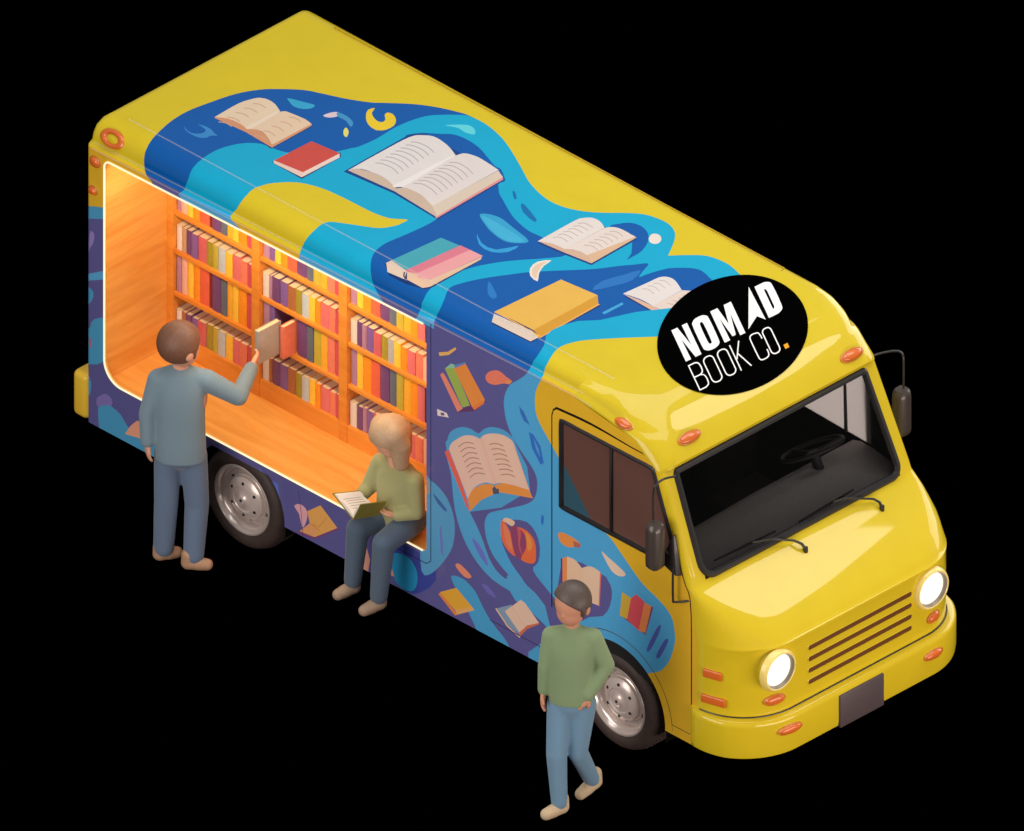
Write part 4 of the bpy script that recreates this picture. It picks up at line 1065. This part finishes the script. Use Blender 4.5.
# ------------------------------------------------------------------ people: one soft continuous figure each, clothes as children
def cone(p1, r1, p2, r2, n=20, m=6):
    p1, p2 = Vector(p1), Vector(p2); d = p2 - p1; t = d.normalized() if d.length > 1e-6 else Vector((0,0,1))
    q = t.to_track_quat('Z', 'Y'); prof = []
    for j in range(m + 1):
        a = -math.pi/2 + math.pi/2 * j / m; prof.append((r1 * math.cos(a), r1 * math.sin(a)))
    for j in range(m + 1):
        a = math.pi/2 * j / m; prof.append((r2 * math.cos(a), d.length + r2 * math.sin(a)))
    return prof, Matrix.Translation(p1) @ q.to_matrix().to_4x4(), n
def blob(name, prims, m, parent, voxel=.011, it=6, fac=.5, cut=None):
    b = MB()
    for p in prims:
        if p[0] == 'c':
            prof, M, n = cone(*p[1:5]); b.lathe([(max(r, 1e-5), h) for r, h in prof], M, n)
        elif p[0] == 'chain':
            pts, rs = p[1], p[2]
            for i in range(len(pts) - 1):
                prof, M, n = cone(pts[i], rs[i], pts[i+1], rs[i+1]); b.lathe([(max(r, 1e-5), h) for r, h in prof], M, n)
        elif p[0] == 't':            # torso: elliptical slices (height, half width, half depth, forward shift)
            C, F, sl = p[1], p[2], p[3]; sl2 = smooth_open(sl, 4); n = 28; vs = []
            for z, rx, ry, fy in sl2:
                for j in range(n):
                    q = 2 * math.pi * j / n; cq, sq = math.cos(q), math.sin(q)
                    cq = math.copysign(abs(cq) ** .85, cq); sq = math.copysign(abs(sq) ** .85, sq)
                    vs.append(C + F.col[0] * rx * cq + F.col[1] * (ry * sq + fy) + Vector((0,0,z)))
            k = len(sl2)
            b.add(vs, [(i*n+j, i*n+(j+1)%n, (i+1)*n+(j+1)%n, (i+1)*n+j) for i in range(k-1) for j in range(n)] + [tuple(range(n))[::-1], tuple(range((k-1)*n, k*n))])
        elif p[0] == 'ec':           # an ellipsoid sliced flat by planes
            M = Matrix.Translation(Vector(p[1])) @ p[3].to_4x4() @ Matrix.Diagonal((*p[2], 1))
            bm = bmesh.new(); bmesh.ops.create_icosphere(bm, subdivisions=4, radius=1, matrix=M)
            for co, no in p[4]:
                r_ = bmesh.ops.bisect_plane(bm, geom=bm.verts[:] + bm.edges[:] + bm.faces[:], plane_co=co, plane_no=no, clear_outer=True)
                bmesh.ops.holes_fill(bm, edges=[e for e in bm.edges if e.is_boundary], sides=0)
            bm.verts.index_update()
            b.add([v.co.copy() for v in bm.verts], [[v.index for v in f.verts] for f in bm.faces]); bm.free()
        else:
            c, rad, rot = Vector(p[1]), p[2], p[3] if len(p) > 3 else Matrix.Identity(3)
            M = Matrix.Translation(c) @ rot.to_4x4() @ Matrix.Diagonal((*rad, 1))
            b.lathe([(max(1e-5, math.cos(a)), math.sin(a)) for a in np.linspace(-math.pi/2, math.pi/2, 17)], M, 28)
    me = bpy.data.meshes.new(name + '_raw'); me.from_pydata(b.v, [], b.f)
    bm = bmesh.new(); bm.from_mesh(me); bmesh.ops.remove_doubles(bm, verts=bm.verts, dist=1e-5)
    bmesh.ops.recalc_face_normals(bm, faces=bm.faces); bm.to_mesh(me); bm.free()
    o = bpy.data.objects.new(name + '_raw', me); COL.objects.link(o)
    r = o.modifiers.new('r', 'REMESH'); r.mode = 'VOXEL'; r.voxel_size = voxel
    s = o.modifiers.new('s', 'SMOOTH'); s.factor = fac; s.iterations = it
    dg = bpy.context.evaluated_depsgraph_get(); ev = o.evaluated_get(dg)
    nm = bpy.data.meshes.new_from_object(ev)
    bpy.data.objects.remove(o); bpy.data.meshes.remove(me)
    if cut is not None:
        bm = bmesh.new(); bm.from_mesh(nm)
        for co, no in cut:
            bmesh.ops.bisect_plane(bm, geom=bm.verts[:] + bm.edges[:] + bm.faces[:], plane_co=co, plane_no=no, clear_outer=True)
        bm.to_mesh(nm); bm.free()
    nm.name = name
    for p in nm.polygons: p.use_smooth = True
    return link(name, nm, m, parent)
def frame(f, tilt=0.):
    """rotation whose x is the figure's left, y its front, z up"""
    f = Vector(f).normalized(); up = Vector((0,0,1)); l = up.cross(f).normalized(); u2 = f.cross(l)
    Mx = Matrix((l, f, u2)).transposed()
    return Mx @ Matrix.Rotation(-tilt, 3, 'X')
def hand(wrist, direction, palm_n, thumb_side, s=1.0, curl=.35, spread=.0):
    """palm and five separate bent fingers; palm_n is the way the fingers curl"""
    d = Vector(direction).normalized(); n = Vector(palm_n); n = (n - d * n.dot(d)).normalized(); t = d.cross(n) * thumb_side
    w_ = Vector(wrist); pr = []
    pc = w_ + d * .045 * s
    for k, off in enumerate((-.024, -.008, .008, .024)):
        pr.append(('c', w_ + d * .012 * s + t * off * s * .7, .017 * s, w_ + d * .074 * s + t * off * s, .0145 * s))
        L_ = (.052, .066, .072, .064)[k] * s
        a = w_ + d * .078 * s + t * off * s * (1 + spread); pts = [a]; ang = curl * .5
        for seg in (.44, .32, .26):
            dd = d * math.cos(ang) + n * math.sin(ang); pts.append(pts[-1] + dd * L_ * seg); ang += curl
        pr.append(('chain', pts, [.0118 * s, .0110 * s, .0100 * s, .0088 * s]))
    a = w_ + d * .022 * s + t * .026 * s
    p2 = a + (d * .55 + t * .75 + n * .25).normalized() * .036 * s
    p3 = p2 + (d * .85 + t * .2 + n * .45).normalized() * .030 * s
    pr.append(('chain', [a, p2, p3], [.0155 * s, .0125 * s, .0105 * s]))
    return pr
CLOTH = dict(rough=.85, spec=.25, sheen=.25, bump=.08, bscale=260, vary=.03)
SKIN1 = mat('skin', K(232,172,142), .55, spec=.35, vary=.02)
def cloth(n, c): return mat(n, K(*c), **CLOTH)
def head_prims(c, F, r, neck_to, nr=.048):
    c = Vector(c); l, f, u = F.col[0], F.col[1], F.col[2]
    P_ = [('e', c + u * .015, (r * .92, r * .98, r * 1.0), F), ('e', c - u * r * .35 + f * r * .12, (r * .80, r * .82, r * .80), F)]
    for s in (-1, 1):
        P_.append(('e', c + l * s * r * .97 - u * r * .10 - f * r * .08, (r * .15, r * .25, r * .33), F))     # ear
    P_.append(('c', c + f * r * .93 - u * r * .10, r * .06, c + f * r * .97 - u * r * .22, r * .085))            # nose
    P_.append(('c', c - u * r * .5, nr, neck_to, nr * 1.15))
    return P_
def shoe(name, heel, toe, m, parent, w_=.046, h=.05):
    h_ = Vector(heel); t_ = Vector(toe); d = (t_ - h_)
    return blob(name, [('c', h_ + Vector((0,0,h*.85)), h*.92, h_ + d * .45 + Vector((0,0,h*.80)), h*.86),
                       ('c', h_ + d * .45 + Vector((0,0,h*.75)), w_ * .98, h_ + d * .92 + Vector((0,0,h*.62)), w_ * .84),
                       ('c', h_ + Vector((0,0,h*.9)), h*.9, h_ + Vector((0,0,h*2.0)), h*.86)], m, parent, .008, 5,
                cut=[(h_.lerp(t_, .5) + Vector((0,0,.0)), Vector((0,0,-1)))] if False else None)
V = Vector
# ---------- the man standing at the opening, seen from behind
a = V((.74,.67,0)).normalized(); F_ = frame((-.67,.74,0))
C0 = V((1.18,-.36,0))
def c_(x, y, z, C=C0, F=F_): return C + F.col[0] * x + F.col[1] * y + V((0,0,z))
man = empty('person', (1.18,-.36,0)); tag(man, 'man seen from behind in grey blue sweater reaching into the lit shelves', 'person')
# in this frame his right is -x ... the right shoulder lies towards +X,+Y
RS, LS_ = C0 + a*.160 + V((0,0,1.340)), C0 - a*.142 + V((0,0,1.340))
RE, RW = V((1.435,-.105,1.215)), V((1.285,.165,1.245))
LE, LW = C0 - a*.195 + V((.0,-.02,1.09)), C0 - a*.190 + V((.01,-.035,.895))
FH = frame((.25,.97,0))
HC = V((1.185,-.365,1.60))
hip = [C0 + a*s*.080 + V((0,0,.80)) for s in (-1, 1)]
kn = [V((1.105,-.41,.45)), V((1.255,-.29,.44))]; an = [V((1.075,-.405,.09)), V((1.270,-.335,.085))]
hp = hand(LW + V((0,0,.0)), (.05,.03,-1), (.3,.6,0), -1, .98, .25)
hr = hand(RW, (-.11,.30,.09), (-.75,-.2,.1), -1, 1.0, .45)
prims = head_prims(HC, FH, .128, C0 + V((0,0,1.40))) + hp + hr
prims += [('chain', [RS, RE, RW], [.05,.042,.030]), ('chain', [LS_, LE, LW], [.05,.042,.030]),
 ('e', C0 + V((0,0,1.22)), (.17,.10,.20), F_), ('e', C0 + V((0,0,.92)), (.14,.10,.20), F_)]
for k in (0, 1): prims += [('chain', [hip[k], kn[k], an[k]], [.075,.055,.038]), ('c', an[k], .036, an[k] - V((0,0,.04)), .034)]
blob('body', prims, SKIN1, man, .007, 4)
sw1 = cloth('sweater_blue', (122,146,160)); tr1 = cloth('trousers_blue', (104,124,152)); sh1 = mat('shoe_tan', K(182,142,112), .7, vary=.05)
hr1 = mat('hair_brown', K(120,82,62), .55, vary=.12, bscale=60, bump=.12)
blob('sweater', [('t', C0, F_, [(.77,.160,.125,0),(.88,.160,.126,0),(1.02,.155,.122,0),(1.15,.155,.122,0),(1.26,.158,.116,0),(1.34,.145,.10,0),(1.40,.105,.08,0),(1.425,.06,.055,0)]),
  ('chain', [LS_, C0 + V((0,0,1.385)), RS], [.066,.07,.066]), ('chain', [RS, RE, RW.lerp(RE,.06)], [.072,.060,.046]), ('chain', [LS_, LE, LW.lerp(LE,.05)], [.066,.054,.045]),
  ('c', C0 + V((0,0,1.38)), .07, C0 + V((0,0,1.435)), .056)], sw1, man, .010, 7, cut=[(V((0,0,.785)), V((0,0,-1)))])
blob('trousers', [('e', C0 + V((0,0,.82)), (.158,.115,.12), F_)] + [('chain', [hip[k], kn[k], an[k] + V((0,0,.0))], [.088,.078,.066]) for k in (0,1)], tr1, man, .010, 6)
shoe('shoe', (1.060,-.425,0), (1.115,-.315,0), sh1, man); shoe('shoe', (1.258,-.372,0), (1.355,-.285,0), sh1, man)
u = V((0,0,1))
l_, f_ = FH.col[0], FH.col[1]
blob('hair', [('ec', HC + u*.020 - f_*.010, (.140,.146,.142), FH, [(HC + f_*.045 - u*.005, (f_*.80 - u*.60)), (HC - u*.085 - f_*.05, V((0,0,-1)))]),
  ('c', HC + l_*.118 + f_*.03, .018, HC + l_*.118 + f_*.03 - u*.045, .010), ('c', HC - l_*.118 + f_*.03, .018, HC - l_*.118 + f_*.03 - u*.045, .010)], hr1, man, .007, 5)
man.location = (1.200,-.382,0); man.scale = (1,1,1.012)
# ---------- the man walking past the front wheel
C1 = V((4.865,-.615,0)); a = V((.78,.63,0)).normalized(); F1 = frame((.63,-.78,0))
walk = empty('person', (4.865,-.615,0));  tag(walk, 'man in green sweater and light jeans walking past the front wheel', 'person')
FW = frame((.22,-.97,-.06)); HW = V((4.875,-.625,1.452))
LS1, RS1 = C1 + a*.140 + V((0,0,1.21)), C1 - a*.138 + V((0,0,1.21))
LE1, LW1 = V((5.040,-.465,1.015)), V((5.000,-.60,.835))
RE1, RW1 = V((4.748,-.745,1.00)), V((4.735,-.745,.825))
hipR, hipL = C1 - a*.078 + V((0,0,.735)), C1 + a*.078 + V((0,0,.735))
knR, anR = V((4.855,-.745,.41)), V((4.880,-.745,.085))
knL, anL = V((4.91,-.605,.40)), V((4.865,-.43,.115))
prims = head_prims(HW, FW, .118, C1 + V((0,0,1.27)), .044)
prims += hand(RW1, (-.02,-.06,-1), (.6,.3,0), 1, .95, .3) + hand(LW1, (-.25,-.42,-.50), (-.5,.3,-.4), 1, .92, .5)
prims += [('chain', [RS1, RE1, RW1], [.045,.038,.028]), ('chain', [LS1, LE1, LW1], [.045,.038,.028]), ('e', C1 + V((0,0,1.08)), (.15,.09,.18), F1), ('e', C1 + V((0,0,.83)), (.13,.09,.17), F1),
 ('chain', [hipR, knR, anR], [.07,.05,.035]), ('chain', [hipL, knL, anL], [.07,.05,.035]), ('c', anR, .034, anR - V((0,.02,.045)), .03), ('c', anL, .034, anL - V((0,.03,.045)), .03)]
blob('body', prims, mat('skin_tan', K(212,152,124), .55, spec=.35, vary=.02), walk, .007, 4)
sw2 = cloth('sweater_green', (134,158,118)); tr2 = cloth('jeans_light', (112,150,178)); sh2 = mat('shoe_beige', K(206,184,150), .7, vary=.05)
hr2 = mat('hair_dark', K(88,76,72), .5, vary=.12, bscale=60, bump=.12)
blob('sweater', [('t', C1, F1, [(.755,.148,.115,0),(.83,.149,.116,0),(.92,.148,.115,0),(1.03,.150,.116,0),(1.12,.156,.113,0),(1.19,.148,.098,0),(1.25,.095,.075,0),(1.285,.055,.052,0)]),
  ('chain', [LS1, C1 + V((0,0,1.235)), RS1], [.060,.062,.060]), ('chain', [LS1, LE1, LW1.lerp(LE1,.04)], [.066,.055,.044]), ('chain', [RS1, RE1, RW1.lerp(RE1,.04)], [.060,.049,.042]),
  ('c', C1 + V((0,0,1.23)), .064, C1 + V((0,0,1.292)), .052)], sw2, walk, .010, 7, cut=[(V((0,0,.765)), V((0,0,-1)))])
blob('trousers', [('e', C1 + V((0,0,.75)), (.142,.108,.11), F1), ('chain', [hipR, knR, anR], [.088,.070,.055]), ('chain', [hipL, knL, anL], [.088,.068,.055])], tr2, walk, .010, 6)
shoe('shoe', (4.885,-.720,0), (4.862,-.865,0), sh2, walk); shoe('shoe', (4.868,-.395,.04), (4.85,-.53,.0), sh2, walk)
l_, f_, u_ = FW.col[0], FW.col[1], FW.col[2]
blob('hair', [('ec', HW + u_*.022 - f_*.010, (.130,.134,.130), FW, [(HW + f_*.075 + u_*.052, (f_*.52 - u_*.80 - l_*.24)), (HW - u_*.070 - f_*.05, V((0,0,-1)))]),
  ('c', HW + l_*.108 + f_*.03, .019, HW + l_*.106 + f_*.028 - u_*.050, .009), ('c', HW - l_*.108 + f_*.03, .017, HW - l_*.106 + f_*.028 - u_*.045, .009)], hr2, walk, .006, 5)
walk.location = (4.93,-.655,0); walk.scale = (.95,.95,1.03)
# ---------- the woman reading on the sill
FS = frame((.04,-1,0)); C2 = V((2.70,.045,0))
sit = empty('person', (2.70,.05,.712)); tag(sit, 'woman with fair bob in olive sweater sitting on the truck floor reading', 'person')
FSH = frame((-.22,-.86,-.50)); HS = V((2.705,-.03,1.445))
RS2, LS2 = V((2.555,.035,1.165)), V((2.855,.03,1.165))
RE2, RW2 = V((2.505,-.02,.985)), V((2.525,-.155,.945))
LE2, LW2 = V((2.885,.02,.955)), V((2.80,-.07,.925))
hR, hL = V((2.625,.08,.81)), V((2.785,.08,.81))
kR, kL = V((2.60,-.215,.805)), V((2.83,-.215,.80))
aR, aL = V((2.575,-.235,.42)), V((2.805,-.235,.405))
prims = head_prims(HS, FSH, .116, V((2.70,.02,1.24)), .043)
prims += hand(RW2, (.25,-.9,-.12), (.5,.2,.0), 1, .85, .3) + hand(LW2, (-.85,-.5,.10), (-.2,.1,.9), -1, .85, .45)
prims += [('chain', [RS2, RE2, RW2], [.042,.036,.027]), ('chain', [LS2, LE2, LW2], [.042,.036,.027]), ('e', C2 + V((0,0,1.05)), (.14,.085,.17), FS), ('e', C2 + V((0,.02,.85)), (.14,.10,.12), FS),
 ('chain', [hR, kR, aR], [.075,.052,.035]), ('chain', [hL, kL, aL], [.075,.052,.035]), ('c', aR, .034, aR - V((0,.02,.04)), .03), ('c', aL, .034, aL - V((0,.02,.04)), .03)]
blob('body', prims, SKIN1, sit, .007, 4)
sw3 = cloth('sweater_olive', (166,166,116)); tr3 = cloth('trousers_slate', (86,104,124)); sh3 = mat('shoe_brown', K(164,138,116), .7, vary=.05)
hr3 = mat('hair_fair', K(190,156,122), .55, vary=.08, bscale=60, bump=.10)
blob('sweater', [('t', C2, FS, [(.80,.148,.125,-.015),(.88,.150,.124,-.01),(.97,.142,.116,0),(1.06,.144,.112,0),(1.13,.146,.102,0),(1.18,.115,.085,0),(1.235,.055,.052,0)]),
  ('chain', [LS2, C2 + V((0,0,1.19)), RS2], [.060,.062,.060]), ('chain', [LS2, LE2, LW2.lerp(LE2,.06)], [.064,.055,.040]), ('chain', [RS2, RE2, RW2.lerp(RE2,.06)], [.062,.052,.040]),
  ('c', C2 + V((0,0,1.18)), .060, C2 + V((0,-.01,1.245)), .050)], sw3, sit, .009, 7)
blob('trousers', [('e', V((2.70,.10,.805)), (.170,.125,.095), FS), ('chain', [hR, kR, aR], [.092,.074,.056]), ('chain', [hL, kL, aL], [.092,.074,.056])], tr3, sit, .010, 6)
shoe('shoe', (2.575,-.225,.325), (2.545,-.345,.315), sh3, sit); shoe('shoe', (2.805,-.225,.310), (2.775,-.345,.30), sh3, sit)
l_, f_, u_ = FSH.col[0], FSH.col[1], FSH.col[2]
blob('hair', [('ec', HS + u_*.022 - f_*.008, (.134,.138,.134), FSH, [(HS + f_*.060 + u_*.016, (f_*.66 - u_*.75))]),
  ('chain', [HS + l_*.062 + u_*.05 - f_*.01, HS + l_*.088 - u_*.02 - f_*.005, HS + l_*.098 + V((0,.02,-.150))], [.086,.072,.050]),
  ('chain', [HS - l_*.062 + u_*.05 - f_*.01, HS - l_*.088 - u_*.02 - f_*.01, HS - l_*.098 + V((0,.03,-.145))], [.086,.070,.048]),
  ('c', HS - f_*.06, .092, HS - f_*.03 + V((0,.06,-.130)), .072)], hr3, sit, .007, 6)
# ---------- the two books in their hands
COVO = mat('cover_olive_green', K(150,138,48), .5, vary=.05, bscale=30); PAGEW = mat('page_white', K(240,232,226), .8, vary=.02)
hb = empty('open_book', (2.63,-.21,.93)); tag(hb, 'open book with olive cover held by the seated woman', 'book')
S1, S2 = V((2.632,-.335,.965)), V((2.650,-.125,.910))
for nm, e1, e2 in (('left', V((2.452,-.335,1.075)), V((2.476,-.125,1.012))), ('right', V((2.697,-.335,1.105)), V((2.720,-.125,1.045)))):
    n = (e1 - S1).cross(S2 - S1).normalized(); n = n if (n.z > 0 and nm == 'left') or (n.x < 0 and nm == 'right') else -n
    m = MB(); t = n * .006
    m.add([S1, S2, e2, e1, S1 - t, S2 - t, e2 - t, e1 - t], [(0,1,2,3),(7,6,5,4),(0,4,5,1),(1,5,6,2),(2,6,7,3),(3,7,4,0)]); m.build('board', COVO, hb)
    m = MB(); q = [S1.lerp(e1,.02).lerp(S2.lerp(e2,.02),.03), S2.lerp(e2,.02).lerp(S1.lerp(e1,.02),.03), e2.lerp(S2,.05).lerp(e1.lerp(S1,.05),.03), e1.lerp(S1,.05).lerp(e2.lerp(S2,.05),.03)]
    rows = []
    for j in range(9):
        f = j / 8; b_h = .003 + .016 * math.sin(math.pi * min(1, f * 1.15 + .12)) ** .7 if f < .8 else .003 + .012 * (1 - f) / .2 + .002
        rows.append((q[0].lerp(q[3], f), q[1].lerp(q[2], f), max(.004, b_h)))
    vs = []
    for A1, B1, hh in rows: vs += [A1 + n * .0005, B1 + n * .0005, B1 + n * hh, A1 + n * hh]
    fs = [(i*4+k, i*4+(k+1)%4, (i+1)*4+(k+1)%4, (i+1)*4+k) for i in range(8) for k in range(4)] + [(0,1,2,3),(35,34,33,32)]
    m.add(vs, fs); m.build('pages', PAGEW, hb, 40)
    if nm == 'left':
        m = MB()
        for j in range(6):
            f = .2 + .11 * j
            A1 = q[0].lerp(q[3], f); B1 = q[1].lerp(q[2], f); hh = np.interp(f, [r / 8 for r in range(9)], [r[2] for r in rows]) + .0012
            p0, p1 = A1.lerp(B1, .15) + n * hh, A1.lerp(B1, .85) + n * hh; dv = (q[3] - q[0]).normalized() * .0022
            m.add([p0 - dv, p1 - dv, p1 + dv, p0 + dv], [(0,1,2,3)])
        m.build('print_lines', mat('print_grey', K(170,164,160), .9), hb)
hb.location.x += .045
gb = book(1.176, 1.214, .292, 1.170, .238, .20, 'grey', 'grey book being pulled from the shelf by the standing man', group=None)
# ------------------------------------------------------------------ ground, light, camera
g = MB(); g.add([(-40,-40,0),(40,-40,0),(40,40,0),(-40,40,0)], [(0,1,2,3)])
GM = mat('black_ground', (0,0,0), 1., spec=0.)
tag(g.build('ground', GM), kind='structure')
w = bpy.data.worlds.new('World'); sc.world = w; w.use_nodes = True
bg = w.node_tree.nodes['Background']; bg.inputs['Color'].default_value = (1.0,.95,.90,1); bg.inputs['Strength'].default_value = .2
def area(name, loc, target, sx, sy, power, col):
    l = bpy.data.lights.new(name, 'AREA'); l.shape = 'RECTANGLE'; l.size = sx; l.size_y = sy; l.energy = power; l.color = col
    o = bpy.data.objects.new(name, l); COL.objects.link(o); o.location = loc
    o.rotation_euler = (Vector(target) - Vector(loc)).to_track_quat('-Z', 'Y').to_euler()
    return o
area('softbox_front', (7.4, 4.5, 7.0), (5.5, .75, 1.38), 1.5, 1.9, 56, (1, .95, .84))
area('softbox_side', (3.6, -8.0, 4.0), (2.6, 0, 1.2), 6, 5, 430, (1, .90, .84))
area('softbox_nose', (11, .4, .95), (5.7, 1, .9), 6, 1.6, 250, (1, .82, .74))
area('overhead', (3.9, 1.5, 10.5), (3.4, 1.0, 2.5), 8, 9, 650, (1, .98, .94))
area('softbox_back', (4.5, 9.0, 3.4), (4.5, 2, 1.6), 8, 4, 330, (1, .94, .90))
area('shelf_fill_light', (1.57, .04, 2.31), (1.57, .50, 1.3), 2.6, .05, 18, (1, .86, .60))  # added fill at the opening's top edge, brightening the shelves
cam = bpy.data.cameras.new('camera'); cam.type = 'ORTHO'; cam.ortho_scale = 1024 / SC; cam.clip_end = 200; cam.clip_start = .1
co = bpy.data.objects.new('camera', cam); COL.objects.link(co)
co.location = ground_px(512, 415.5) + TOCAM * 20
co.rotation_euler = (-TOCAM).to_track_quat('-Z', 'Y').to_euler()
sc.camera = co
sc.view_settings.view_transform = 'Standard'; sc.view_settings.look = 'None'; sc.view_settings.exposure = 0; sc.view_settings.gamma = 1
sc.render.resolution_x = 1024; sc.render.resolution_y = 831
